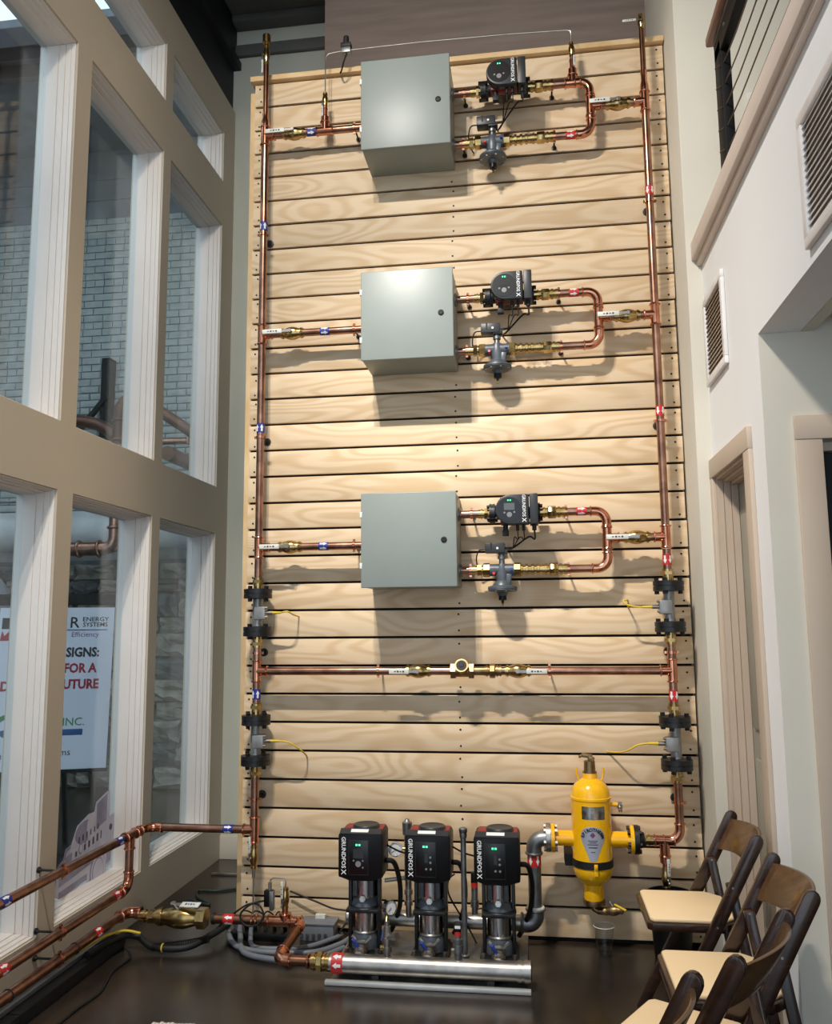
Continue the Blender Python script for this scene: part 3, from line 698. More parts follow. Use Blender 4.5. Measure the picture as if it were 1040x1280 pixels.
# ---------------- right riser (return)
rr = thing('return_riser', (RXR, PY_, 0.5), 'copper riser pipe with red arrow labels beside the white wall', 'pipe')
for za, zb in ((1.80, 1.90), (2.02, 3.05), (3.166, 4.23), (1.366, 1.435), (0.57, 0.785), (1.15, 1.25)): seg(T_(RXR, za), T_(RXR, zb), rr)
for rw in rows: tee(T_(RXR, rw['zm']), Z_, -X_, rr)
tee(T_(RXR, 1.308), Z_, -X_, rr)
for z in (3.779, 2.598, 1.847, 1.19): label_band(T_(RXR, z), Z_, rr, 'red_label', flip=-1)
MB().lathe(T_(RXR, 4.345), Z_, [(0, PR_*1.1), (0.03, PR_*1.1), (0.06, 0.016), (0.10, 0.016), (0.10, 0.0175), (0.115, 0.0175), (0.115, 0.014)], 16).build('reducer', 'copper_fit', rr)
seg(T_(RXR, 4.45), T_(RXR, 4.70), rr, r=0.0145, m='copper_old', nm='vent_pipe')
for z, d in ((1.745, 1), (1.490, -1), (1.095, 1), (0.838, -1)): adapter(T_(RXR, z), V((0, 0, d)), rr, L=0.055)
ball_valve(T_(RXR, 4.745), Z_, -X_, 'small ball valve with sideways handle topping the red-labelled riser', r=0.011, L=0.09, hl=0.10)
elbow(T_(RXR, 0.515), Z_, -X_, rr); seg(T_(2.17, 0.515), T_(2.05, 0.515), rr); tee(T_(2.122, 0.515), X_, -Z_, rr, h=0.05, bl=0.075)
adapter(T_(2.07, 0.515), -X_, rr, L=0.07)
for z, w in ((3.722, 'below the topmost cabinet'), (2.548, 'below the middle cabinet'), (1.395, 'above the bypass tee'), (0.69, 'above the elbow to the yellow vessel')):
    hanger(T_(RXR, z), Z_, T_(RXR, z, 0), 'copper clamp hanger on the red-labelled riser '+w)
MB().lathe(T_(2.122, 0.445), -Z_, [(0, PR_*1.2), (0.03, PR_*1.2), (0.04, 0.014), (0.06, 0.014)], 14).build('reducer', 'copper_fit', rr)
ball_valve(T_(2.122, 0.345), Z_, Z_, 'drain ball valve with white handle over the black bucket', r=0.0125, L=0.10, hl=0.11, front=V((0.35, -0.93, 0)), off=-0.02)

# ---------------- flow meters on the risers
def flow_meter(x, z0, z1, sgn, label):
    t = thing('flow_meter', (x, PY_, z0), label, 'flow meter', 'flanged flow meters on the risers')
    for zf, d in ((z0, 1), (z1, -1)):
        f = MB().lathe(T_(x, zf), Z_*d, [(0, 0.028), (0.004, 0.074), (0.026, 0.074), (0.026, 0.070), (0.030, 0.070), (0.030, 0.074), (0.052, 0.074), (0.056, 0.03)], 26).build('flange', 'cast_black', t)
        for k in range(4):
            a = math.pi/4+k*math.pi/2+0.35; q = T_(x, zf)+V((math.cos(a), math.sin(a), 0))*0.058
            MB().hexn(q-Z_*d*0.012, q+Z_*d*0.068, 0.0115).build('bolt', 'plastic_black', f)
    MB().cyl(T_(x, z0+0.056), T_(x, z1-0.056), 0.026).build('tube_body', 'sensor_grey', t)
    zc = (z0+z1)/2
    h = MB().obox((x+sgn*0.022, PY_-0.018, zc-0.004), X_*0.030, Y_*0.026, Z_*0.034).build('sensor_head', 'sensor_grey', t, bevel=0.006)
    for k in (-1, 1): MB().cyl((x+sgn*0.05, PY_-0.036, zc+k*0.024), (x+sgn*0.064, PY_-0.036, zc+k*0.024), 0.006, n=8).build('screw', 'steel', h)
    MB().cyl((x+sgn*0.05, PY_-0.018, zc-0.002), (x+sgn*0.085, PY_-0.018, zc-0.002), 0.010, n=12).build('connector', 'steel', t)
    c = V((x+sgn*0.085, PY_-0.018, zc-0.002))
    MB().cyl(c, c+X_*sgn*0.045, 0.0075, 0.006, n=12).build('cable_plug', 'yellow_cable', t)
    return t, c+X_*sgn*0.045
def ycable(t, pts): MB().tube(pts, 0.0042, 8, 5).build('sensor_cable', 'yellow_cable', t)
t, c = flow_meter(LXR, 1.483, 1.735, 1, 'flanged flow meter on the blue-labelled riser above the bypass pipe'); ycable(t, [c, c+V((.035,0,.006)), c+V((.055,.04,-.01)), c+V((.06,.135,-.02))])
t, c = flow_meter(LXR, 0.831, 1.088, 1, 'flanged flow meter on the blue-labelled riser below the bypass pipe'); ycable(t, [c, c+V((.05,0,-.006)), c+V((.10,.03,-.045)), c+V((.115,.09,-.08)), c+V((.11,.136,-.10))])
t, c = flow_meter(RXR, 1.490, 1.745, -1, 'flanged flow meter on the red-labelled riser above the bypass pipe'); ycable(t, [c, c+V((-.045,0,.004)), c+V((-.075,.0,.012)), c+V((-.09,.01,.03)), c+V((-.07,.02,.036)), c+V((-.06,.07,.02)), c+V((-.055,.137,.0))])
t, c = flow_meter(RXR, 0.838, 1.095, -1, 'flanged flow meter on the red-labelled riser below the bypass pipe'); ycable(t, [c, c+V((-.05,0,-.008)), c+V((-.10,.03,-.04)), c+V((-.14,.08,-.055)), c+V((-.19,.137,-.06))])

# ---------------- bypass line
bp = thing('bypass_pipe', (1.15, PY_, 1.307), 'long horizontal copper bypass pipe joining the two risers', 'pipe')
for a, b in ((LXR+.055, 0.92), (0.985, 1.125), (1.225, 1.30), (1.345, 1.42), (1.485, RXR-.055)): seg(T_(a, 1.307), T_(b, 1.307), bp)
union(T_(1.285, 1.307), X_, bp, L=0.085, m='bronze', big=1.75)
MB().cyl(T_(1.205, 1.307), T_(1.285, 1.307), PR_*1.1).build('nipple', 'bronze', bp)
ball_valve(T_(0.952, 1.307), X_, -X_, 'bypass ball valve with white handle nearer the blue-labelled riser', hl=0.14)
ball_valve(T_(1.452, 1.307), X_, X_, 'bypass ball valve with white handle nearer the red-labelled riser', hl=0.14)
bv = thing('strainer_valve', (1.175, PY_, 1.307), 'bronze bypass valve body with round black-centred cap', 'valve')
MB().cyl(T_(1.14, 1.307), T_(1.21, 1.307), 0.030).build('body', 'bronze', bv)
for s in (-1, 1): MB().hexn(T_(1.175+s*0.033, 1.307), T_(1.175+s*0.058, 1.307), 0.041).build('hex_end', 'bronze', bv)
d = V((0, -0.92, 0.39)).normalized(); q = T_(1.175, 1.312)
MB().lathe(q, d, [(0, 0.030), (0.05, 0.030), (0.05, 0.034), (0.066, 0.034), (0.066, 0.028)], 22).build('cap', 'bronze', bv)
MB().lathe(q+d*0.0655, d, [(0, 0.026), (0.003, 0.026), (0.003, 0.012), (0.006, 0.010)], 20).build('cap_insert', 'rubber', bv)
hanger(T_(0.746, 1.307), X_, T_(0.746, 1.307, 0), 'copper clamp hanger on the bypass pipe beside the bypass valve nearer the blue-labelled riser')
hanger(T_(1.607, 1.307), X_, T_(1.607, 1.307, 0), 'copper clamp hanger on the bypass pipe beside the bypass valve nearer the red-labelled riser')

# ---------------- cabinets
BX0, BX1, BD = 0.692, 1.172, 0.272
for rw in rows:
    z0, z1 = rw['box']; n = rw['n']
    t = thing('control_cabinet', ((BX0+BX1)/2, -BD/2, z0), 'grey sheet-metal control cabinet, %s of the three on the slat panel' % n, 'cabinet', 'grey control cabinets')
    MB().box(BX0+0.004, BX1-0.004, -BD, -0.001, z0+0.004, z1-0.004).build('body', 'cabinet_grey', t, bevel=0.003)
    MB().box(BX0+0.008, BX1-0.008, -BD-0.004, -BD, z0+0.008, z1-0.008).build('gasket', 'cabinet_seam', t)
    d_ = MB().box(BX0, BX1, -BD-0.018, -BD-0.004, z0, z1).build('door', 'cabinet_grey', t, bevel=0.004, seg=3)
    zl = z0+(z1-z0)*0.49
    MB().lathe((BX1-0.063, -BD-0.018, zl), FRONT, [(0, 0.015), (0.004, 0.015), (0.006, 0.012), (0.006, 0.008), (0.004, 0.007)], 18).build('latch', 'rubber', d_)
    for hz in (0.77, 0.23):
        zz = z0+(z1-z0)*hz; MB().box(BX0-0.006, BX0+0.006, -BD-0.020, -BD+0.004, zz-0.015, zz+0.015).build('hinge', 'white_print', t, bevel=0.002)
    for zz in (rw['zu'], rw['zd']):
        MB().lathe((BX1-0.004, PY_, zz), X_, [(0, 0.036), (0.006, 0.036), (0.010, 0.031), (0.014, 0.031), (0.014, 0.026)], 20).build('locknut', 'galv', t)

# ---------------- branch feeding each cabinet
for i, rw in enumerate(rows):
    n = rw['n']; z = rw['zl']
    t = thing('supply_branch', (0.4, PY_, z), 'copper branch pipe feeding the %s grey cabinet' % n, 'pipe')
    seg(T_(LXR+.05, z), T_(0.23, z), t)
    if i == 0:
        seg(T_(0.32, z), T_(0.41, z), t); seg(T_(0.50, z), T_(BX0, z), t); tee(T_(0.452, z), X_, Z_, t, h=0.05, bl=0.055); label_band(T_(0.375, z), X_, t)
    else: seg(T_(0.32, z), T_(BX0, z), t); label_band(T_(0.459, z), X_, t)
    ball_valve(T_(0.275, z), X_, -X_, 'brass ball valve with white handle feeding the %s cabinet' % n, hl=0.15)
    hanger(T_(0.62, z), X_, T_(0.62, z, 0), 'copper clamp hanger on the feed pipe of the %s cabinet' % n)

# ---------------- air-bleed line over the topmost cabinet
def bleed(x, z0, label):
    t = thing('bleed_riser', (x, PY_, z0), label, 'pipe')
    MB().lathe(T_(x, z0), Z_, [(0, PR_*1.15), (0.03, PR_*1.15), (0.04, 0.014), (0.075, 0.014), (0.075, 0.016), (0.085, 0.016), (0.085, 0.012)], 16).build('reducer', 'copper_fit', t)
    seg(T_(x, z0+0.08), T_(x, z0+0.10), t, r=0.012, nm='stub'); return t
bleed(0.452, 4.335, 'short copper bleed stub on the topmost cabinet feed pipe'); ball_valve(T_(0.452, 4.47), Z_, -Z_, 'small bleed ball valve with white handle left of the topmost cabinet', r=0.010, L=0.085, hl=0.085, front=V((-0.5, -0.86, 0)), off=0.02)
bleed(1.823, 4.48, 'short copper bleed stub on the topmost pump loop'); ball_valve(T_(1.823, 4.625), Z_, -Z_, 'small bleed ball valve with white handle right of the topmost pump', r=0.010, L=0.085, hl=0.085, front=V((0.45, -0.89, 0)), off=0.02)
tb = thing('bleed_tube', (0.45, PY_, 4.5), 'thin clear tube looping over the topmost cabinet between the bleed valves', 'tube')
MB().tube([T_(0.452, 4.51), T_(0.452, 4.70), T_(0.456, 4.735), T_(0.47, 4.752), T_(0.50, 4.756), T_(0.545, 4.76)], 0.0032, 8).build('tube', 'steel', tb)
MB().tube([T_(0.60, 4.762), T_(1.0, 4.765), T_(1.5, 4.757), T_(1.80, 4.745), T_(1.82, 4.738), T_(1.823, 4.71), T_(1.823, 4.665)], 0.0032, 8).build('tube', 'steel', tb)
rl = thing('pressure_switch', (0.572, PY_, 4.74), 'small black pressure switch on the tube over the topmost cabinet', 'switch')
MB().box(0.545, 0.60, PY_-0.016, PY_+0.016, 4.742, 4.776).build('body', 'galv', rl, bevel=0.003)
MB().box(0.543, 0.602, PY_-0.02, PY_+0.02, 4.776, 4.80).build('base', 'rubber', rl, bevel=0.002)
MB().lathe(T_(0.572, 4.80), Z_, [(0, 0.018), (0.045, 0.015), (0.045, 0.010)], 12).build('plug', 'rubber', rl)
MB().tube([T_(0.575, 4.742), T_(0.56, 4.70), (0.53, PY_+0.05, 4.665), (0.51, 0.01, 4.735)], 0.005, 8, 4).build('cable', 'rubber', rl)

# ---------------- circulator pumps
def circulator(rw, i):
    z = rw['zu']; n = rw['n']; cx = 1.432
    t = thing('circulator_pump', (cx+0.04, PY_, z-0.08), 'black and dark red circulator pump beside the %s grey cabinet' % n, 'pump', 'circulator pumps')
    for s in (-1, 1):
        xf = 1.455+s*0.112
        f = MB().lathe((xf, PY_, z), X_*s, [(-0.05, 0.03), (-0.012, 0.034), (-0.012, 0.05), (0, 0.05), (0, 0.047), (0.004, 0.047), (0.004, 0.05), (0.016, 0.05), (0.016, 0.03)], 22).build('flange', 'cast_black', t)
        for k in range(4):
            a = math.pi/4+k*math.pi/2; q = V((xf, PY_+0.043*math.cos(a), z+0.043*math.sin(a)))
            MB().hexn(q-X_*s*0.024, q+X_*s*0.028, 0.010).build('bolt', 'plastic_black', f)
    MB().lathe((1.44, PY_+0.05, z), FRONT, [(0, 0.035), (0.012, 0.055), (0.06, 0.06), (0.085, 0.058), (0.085, 0.066), (0.10, 0.066)], 26).cyl((1.36, PY_, z), (1.55, PY_, z), 0.031).build('volute', 'cast_black', t)
    MB().lathe((1.44, PY_-0.05, z), FRONT, [(0, 0.060), (0.03, 0.063), (0.06, 0.066), (0.075, 0.066)], 28).build('motor_collar', 'pump_red', t)
    # D-shaped control head
    yf = -0.275; dp = 0.048
    poly = [(-0.074*math.sin(a*math.pi/14), 0.074*math.cos(a*math.pi/14)) for a in range(15)]
    poly = [(0.088, 0.074)]+poly+[(0.088, -0.074)]
    hd = MB().prism([(a, b) for a, b in reversed(poly)], (cx+0.006, yf+dp, z), X_, Z_, -dp if False else dp)
    # prism extrudes along ux x uy = -Y, i.e. towards the room
    h = hd.build('control_head', 'plastic_dark', t, bevel=0.006)
    MB().box(1.531, 1.572, yf+0.002, PY_-0.055, z-0.075, z+0.077).build('terminal_box', 'plastic_dark', t, bevel=0.005)
    MB().box(1.385, 1.528, yf+dp, PY_-0.055, z-0.070, z+0.070).build('head_back', 'pump_red', t, bevel=0.006)
    MB().lathe((cx, yf, z), FRONT, [(0, 0.061), (0.0015, 0.061), (0.0015, 0.058)], 30).build('dial', 'dial_black', h)
    if i == 0: pass
    MB().box(cx-0.026, cx+0.026, yf-0.0026, yf-0.0015, z-0.004, z+0.030).build('screen', 'screen' if i == 2 else 'dial_black', h)
    for s in (-1, 1): MB().cyl((cx+s*0.0055, yf-0.0012, z+0.044), (cx+s*0.0055, yf-0.003, z+0.044), 0.0038, n=10).build('status_light', 'led_green', h)
    for bx, bz, br in ((0, -0.027, 0.013), (-0.024, -0.017, 0.005), (0.024, -0.015, 0.005)):
        MB().cyl((cx+bx, yf-0.0012, z+bz), (cx+bx, yf-0.0030, z+bz), br, n=14).build('button', 'button', h)
    text('GRUNDFOS', 0.023, (1.503, yf-0.0008, z+0.016), -Z_, X_, 'white_print', h, bold=0.015, sx=0.9)
    text('X', 0.028, (1.503, yf-0.0008, z-0.055), -Z_, X_, 'white_print', h, bold=0.02)
    for k, (gx, dx) in enumerate(((1.552, 0.0), (1.50, 0.02), (1.47, 0.03))):
        g0 = V((gx, yf+0.04, z-0.075)); m2 = MB().cyl(g0+Z_*0.004, g0-Z_*0.028, 0.011 if k == 0 else 0.008, n=12)
        m2.build('cable_gland', 'rubber', t)
        MB().tube([g0-Z_*0.028, g0+V((0, 0.01, -0.07)), V((gx-0.03+dx*0.4, yf+0.09, z-0.13)), V((1.44, -0.08, z-0.175)), V((1.41, -0.006, z-0.17))], 0.0045 if k == 0 else 0.0028, 8, 5).build('cable', 'rubber', t)
    sx = 1.41
    MB().cyl((sx, PY_-0.09, z-0.060), (sx, PY_-0.09, z-0.10), 0.013, n=12).box(sx-0.016, sx+0.016, PY_-0.105, PY_-0.075, z-0.125, z-0.098).build('sensor_plug', 'rubber', t, bevel=0.002)
for i, rw in enumerate(rows): circulator(rw, i)

# ---------------- pump loop pipework
for i, rw in enumerate(rows):
    n = rw['n']; zu, zm, zd = rw['zu'], rw['zm'], rw['zd']
    t = thing('pump_loop', (UX, PY_, zd), 'copper U-shaped pipe loop joining pump and regulator beside the %s cabinet' % n, 'pipe')
    seg(T_(BX1+0.005, zu), T_(1.29, zu), t); adapter(T_(1.27, zu), X_, t, L=0.062)
    union(T_(1.583, zu), X_, t, L=0.125); seg(T_(1.70, zu), T_(UX-0.07, zu), t); elbow(T_(UX, zu), -X_, -Z_, t)
    seg(T_(UX, zm+.05), T_(UX, zu-.07), t); tee(T_(UX, zm), Z_, X_, t); seg(T_(UX, zd+.07), T_(UX, zm-.05), t); elbow(T_(UX, zd), Z_, -X_, t)
    seg(T_(1.70, zd), T_(UX-.07, zd), t); union(T_(1.585, zd), X_, t, L=0.125)
    MB().lathe(T_(1.478, zd), X_, [(0, .027), (.010, .027), (.012, .021), (.022, .021), (.024, .029), (.036, .029), (.038, .021), (.052, .021), (.054, .028), (.066, .028), (.068, .021), (.080, .021), (.082, .027), (.094, .027), (.096, .022), (.107, .022)], 18).build('nipple', 'brass', t)
    seg(T_(BX1+0.005, zd), T_(1.235, zd), t); adapter(T_(1.225, zd), X_, t, L=0.07)
    seg(T_(UX+.05, zm), T_(RXR-.05, zm), t)
    if i == 0: tee(T_(1.823, zu), X_, Z_, t, h=0.045, bl=0.05); label_band(T_(1.80, zd), X_, t, 'red_label', L=0.05)
    else: label_band(T_(1.788, zu), X_, t, 'red_label', L=0.05)
    ball_valve(T_(2.055, zm), X_, -X_, 'brass ball valve with white handle between pump loop and return riser, %s row' % n, hl=0.15)
    for x, zz, wh in ((1.235, zu, 'pump pipe near the %s cabinet'), (1.225, zd, 'regulator pipe near the %s cabinet'), (1.712, zu, 'pump side of the loop, %s row'), (1.716, zd, 'regulator side of the loop, %s row')):
        hanger(T_(x, zz), X_, T_(x, zz, 0), 'copper clamp hanger on the '+wh % n)

# ---------------- pressure regulators
for i, rw in enumerate(rows):
    n = rw['n']; z = rw['zd']; x = 1.384
    t = thing('pressure_regulator', (x, PY_, z-0.1), 'grey cast regulator valve with diaphragm disc beside the %s cabinet' % n, 'valve', 'regulator valves')
    for s in (-1, 1): MB().lathe(T_(x+s*0.062, z), X_*s, [(0, .036), (.03, .036), (.034, .03)], 8).build('union_nut', 'brass', t)
    MB().cyl(T_(x-0.066, z), T_(x+0.066, z), 0.031).lathe(T_(x, z+0.03), -Z_, [(0, .026), (.03, .036), (.06, .034), (.085, .032), (.105, .05), (.115, .052)], 22).build('body', 'cast_grey', t)
    MB().bar(T_(x+0.035, z-0.02, PY_-0.01), T_(x+0.028, z-0.075, PY_-0.01), 0.03, 0.03).build('side_port', 'cast_grey', t, bevel=0.006)
    dsk = MB().lathe(T_(x, z-0.078), -Z_, [(0, .05), (.004, .066), (.008, .073), (.018, .074), (.020, .071), (.024, .074), (.03, .068), (.034, .03), (.052, .022), (.052, .017), (.062, .017)], 30).build('diaphragm_housing', 'cast_grey', t)
    for k in range(8):
        a = k*math.pi/4+0.3; q = T_(x, z-0.102)+V((math.cos(a), math.sin(a), 0))*0.064
        MB().hexn(q+Z_*0.004, q-Z_*0.007, 0.006).build('bolt', 'steel', dsk)
    MB().lathe(T_(x, z-0.13), -Z_, [(0, .02), (.022, .02), (.022, .008), (.04, .005)], 14).build('adjust_screw', 'plastic_black', t)
    MB().cyl(T_(x, z-0.168), T_(x, z-0.182), 0.005, n=8).build('screw_tip', 'brass', t)
    MB().lathe(T_(x, z+0.02), Z_, [(0, .016), (.035, .014), (.035, .02), (.05, .02), (.05, .016), (.066, .016)], 16).build('stem', 'galv', t)
    a = MB().box(x-0.082, x+0.018, PY_-0.035, PY_+0.03, z+0.085, z+0.135).box(x-0.02, x+0.03, PY_-0.03, PY_+0.025, z+0.078, z+0.10).build('actuator', 'plastic_dark', t, bevel=0.003)
    MB().box(x-0.055, x-0.047, PY_-0.0365, PY_-0.03, z+0.102, z+0.1355).build('actuator_slot', 'rubber', a)
    MB().cyl((x-0.02, PY_-0.034, z+0.108), (x-0.02, PY_-0.0385, z+0.108), 0.006, n=12).build('actuator_knob', 'white_print', a)
    MB().bar(T_(x+0.0, z+0.108), T_(x+0.058, z+0.112), 0.012, 0.009).build('lever', 'rubber', a)
    MB().tube([(x-0.08, PY_, z+0.105), (x-0.115, PY_, z+0.10), (x-0.13, PY_+0.02, z+0.06), (x-0.125, PY_+0.06, z+0.02), (x-0.11, -0.005, z+0.01)], 0.0035, 8, 5).build('cable', 'rubber', t)
    MB().cyl((x+0.048, PY_-0.02, z-0.002), (x+0.048, PY_-0.045, z+0.002), 0.007, n=10).build('test_cap', 'blue_grip', t)
    MB().cyl((x-0.038, PY_-0.02, z-0.022), (x-0.040, PY_-0.045, z-0.018), 0.007, n=10).build('test_cap', 'red_plastic', t)

# ================================================================ LEFT WALL PIPES AND PUMP INLET
WX = -0.47
p1 = thing('wall_pipe', (WX, -1.5, 0.515), 'uppermost copper pipe along the window sill, blue arrow labels, joining the riser', 'pipe')
seg((WX, -6, 0.517), (WX, -0.36, 0.517), p1); seg((WX, -0.24, 0.517), (WX, -0.19, 0.517), p1)
tee((WX, -0.30, 0.517), Y_, -Z_, p1, bl=0.065); elbow((WX, PY_, 0.517), -Y_, X_, p1, R=0.06); seg((WX+0.08, PY_, 0.517), (LXR-.055, PY_, 0.517), p1)
cf = V((0.7, -0.6, 0.3))
label_band((-0.03, PY_, 0.517), X_, p1); label_band((WX, -0.42, 0.517), Y_, p1, face=cf); label_band((WX, -1.31, 0.517), Y_, p1, face=cf)
p2 = thing('wall_pipe', (WX, -1.5, 0.27), 'middle copper pipe along the left wall dropping from the uppermost one', 'pipe')
seg((WX, -0.30, 0.465), (WX, -0.30, 0.34), p2); elbow((WX, -0.30, 0.27), Z_, -Y_, p2); seg((WX, -0.37, 0.27), (WX, -6, 0.27), p2)
label_band((WX, -0.43, 0.27), Y_, p2, 'red_label', face=cf); label_band((WX, -1.30, 0.27), Y_, p2, 'red_label', face=cf)
p3 = thing('wall_pipe', (WX, -1.5, 0.16), 'lowest copper pipe along the left wall ending at the big brass valve', 'pipe')
seg((WX, -6, 0.163), (WX, -0.36, 0.163), p3, r=0.022); elbow((WX, -0.31, 0.163), -Y_, X_, p3, r=0.022, R=0.05)
MB().torus((WX, -0.78, 0.163), Y_, 0.0225, 0.003).torus((WX, -1.25, 0.163), Y_, 0.0225, 0.003).build('tie_wrap', 'rubber', p3)
label_band((WX, -0.60, 0.163), Y_, p3, 'red_label', face=cf, r=0.022)
for z, w in ((0.517, 'uppermost'), (0.27, 'middle'), (0.163, 'lowest')): hanger((WX, -0.90, z), Y_, (LX, -0.90, z), 'copper clamp hanger on the %s pipe of the left wall' % w)
pi = thing('pump_inlet_pipe', (0.2, -0.32, 0.15), 'zigzag copper pipe leading from the big brass valve to the pump manifold', 'pipe')
IZ = 0.15; IY = -0.315
seg((-0.42, IY, IZ+.005), (-0.36, IY, IZ+.003), pi); adapter((-0.395, IY, IZ), X_, pi, L=0.09, r=0.022)
seg((-0.02, IY, IZ), (0.36, IY, IZ), pi, r=0.022, m='copper_old')
MB().lathe((-0.03, IY, IZ), X_, [(0, 0.026), (0.012, 0.026)], 16).build('black_collar', 'rubber', pi)
label_band((0.055, IY, IZ), X_, pi, 'red_label', r=0.022, flip=-1)
tee((0.33, IY, IZ), X_, Z_, pi, r=0.022, h=0.085, bl=0.04); MB().torus((0.19, IY, IZ), X_, 0.024, 0.005).torus((0.17, IY, IZ), X_, 0.024, 0.005).build('bead', 'copper_fit', pi)
A = V((0.415, IY, IZ)); B = V((0.375, -0.575, 0.078)); d = (B-A).normalized()
elbow(A, -X_, d, pi, r=0.022, R=0.035); seg(A+d*0.06, B-d*0.06, pi, r=0.022, m='copper_old'); elbow(B, -d, X_, pi, r=0.024, R=0.035)
seg(B+X_*0.06, B+X_*0.19, pi, r=0.022, m='copper_old'); MB().torus(B+X_*0.14, X_, 0.026, 0.006).build('bead', 'copper_fit', pi)
union(B+X_*0.155, X_, pi, r=0.027, L=0.08)
bigv = ball_valve((-0.19, IY, IZ), X_, V((0.9, -0.15, 0.05)), 'large brass ball valve with white handle on top near the left wall', r=0.030, L=0.24, front=V((0.0, -0.35, 0.94)), hl=0.14, off=-0.03)
MB().hexn((-0.10, IY, IZ), (-0.06, IY, IZ), 0.05).build('hex_nut', 'brass', bigv)
MB().cyl((-0.16, IY, IZ), (-0.155, IY+0.03, IZ+0.065), 0.008).build('test_port', 'blue_grip', bigv)
# small test valve on the inlet
ball_valve((0.33, IY, 0.255), Z_, Z_, 'small upright test valve on the pump inlet pipe', r=0.0115, L=0.10, hl=0.11, front=V((-0.35, -0.93, 0)), off=-0.03)
seg((0.33, IY, 0.19), (0.33, IY, 0.21), pi, r=0.0145, m='copper_fit', nm='stub')
sn = thing('pressure_sensor', (0.252, IY+0.02, 0.2), 'small black pressure sensor looped to the upright test valve', 'sensor')
MB().tube([(0.33, IY, 0.305), (0.333, IY, 0.33), (0.325, IY, 0.345), (0.27, IY, 0.345), (0.256, IY, 0.335), (0.254, IY, 0.31)], 0.0035, 8).build('loop_tube', 'steel', sn)
MB().cyl((0.254, IY, 0.325), (0.254, IY, 0.29), 0.009, n=10).build('nut', 'steel', sn)
MB().box(0.228, 0.272, IY-0.016, IY+0.016, 0.215, 0.29).build('housing', 'plastic_black', sn, bevel=0.004)
MB().box(0.256, 0.275, IY-0.018, IY+0.014, 0.20, 0.288).build('bracket', 'galv', sn, bevel=0.002)
MB().tube([(0.23, IY, 0.24), (0.18, IY-0.03, 0.235), (0.13, IY-0.03, 0.20), (0.12, IY-0.03, 0.165), (0.15, IY-0.03, 0.135), (0.20, IY-0.03, 0.14), (0.23, IY-0.02, 0.18), (0.2, IY-.01, 0.225), (0.12, IY+.05, 0.20), (0.0, IY+.12, 0.11), (-0.08, IY+.14, 0.04)], 0.0045, 8, 5).build('cable', 'rubber', sn)

# ================================================================ YELLOW SEPARATOR
SX, SY, SZ = 1.782, -0.165, 0.527
sp = thing('dirt_separator', (SX, SY, 0.22), 'yellow enamelled dirt and air separator vessel with side flanges', 'separator')
MB().lathe((SX, SY, 0), Z_, [(0.255, 0.045), (0.262, 0.047), (0.325, 0.047), (0.345, 0.07), (0.365, 0.086), (0.39, 0.092), (0.405, 0.093), (0.43, 0.093), (0.71, 0.093), (0.712, 0.096), (0.722, 0.096), (0.724, 0.092), (0.75, 0.088), (0.775, 0.076), (0.795, 0.055), (0.805, 0.036), (0.83, 0.033)], 36).build('vessel', 'yellow_enamel', sp)
MB().lathe((SX, SY, 0.232), Z_, [(0, 0.038), (0.0, 0.05), (0.014, 0.052), (0.024, 0.05), (0.024, 0.04)], 28).build('drain_ring', 'bronze', sp)
for s in (-1, 1):
    MB().lathe((SX, SY, SZ), X_*s, [(0.085, 0.036), (0.15, 0.036), (0.175, 0.036), (0.175, 0.066), (0.192, 0.066), (0.192, 0.03)], 26).build('nozzle', 'yellow_enamel', sp)
    fm = 'cast_black' if s > 0 else 'steel'
    f = MB().lathe((SX, SY, SZ), X_*s, [(0.194, 0.03), (0.194, 0.066), (0.215, 0.066), (0.22, 0.04), (0.24, 0.034)], 26).build('counter_flange', fm, sp)
    for k in range(6):
        a = k*math.pi/3+0.2; q = V((SX+s*0.19, SY+0.052*math.cos(a), SZ+0.052*math.sin(a)))
        MB().hexn(q-X_*s*0.028, q+X_*s*0.036, 0.011).build('bolt', fm, f)
vt = MB().lathe((SX, SY, 0.83), Z_, [(0, 0.034), (0.006, 0.034), (0.006, 0.028), (0.055, 0.026), (0.055, 0.02)], 20).build('air_vent', 'bronze', sp)
MB().bar((SX+0.005, SY, 0.885), (SX+0.012, SY, 0.905), 0.03, 0.03).bar((SX+0.014, SY, 0.905), (SX-0.035, SY, 0.912), 0.024, 0.018).bar((SX-0.03, SY, 0.912), (SX-0.05, SY, 0.902), 0.018, 0.012).build('vent_spout', 'bronze', vt, bevel=0.003)
for s in (-1, 1): MB().tube([(SX+s*0.055, SY-0.01, 0.80), (SX+s*0.064, SY-0.01, 0.83), (SX+s*0.062, SY-0.01, 0.855)], 0.005, 8).build('lifting_lug', 'yellow_enamel', sp)
MB().lathe((SX, SY, 0.408), Z_, [(0, 0.0935), (0, 0.096), (0.034, 0.096), (0.034, 0.0935)], 36, cap=False).build('strap', 'rubber', sp)
MB().cyl((SX+0.008, SY-0.09, 0.425), (SX+0.008, SY-0.112, 0.425), 0.007, n=10).box(SX+0.0, SX+0.016, SY-0.104, SY-0.095, 0.385, 0.435).build('strap_bolt', 'yellow_enamel', sp)
MB().box(SX-0.13, SX-0.09, SY+0.02, -0.001, 0.395, 0.45).build('wall_bracket', 'rubber', sp, bevel=0.003)
def wrap_poly(rows_, R, m, nm, parent, th0=0.0):
    vs = []; fs = []; K = 9
    for z, hw in rows_:
        for k in range(K):
            th = th0+(-hw+2*hw*k/(K-1))/R; vs.append((SX+R*math.sin(th), SY-R*math.cos(th), z))
    for j in range(len(rows_)-1):
        for k in range(K-1): fs.append((j*K+k, j*K+k+1, (j+1)*K+k+1, (j+1)*K+k))
    return MB().add(vs, fs).build(nm, m, parent)
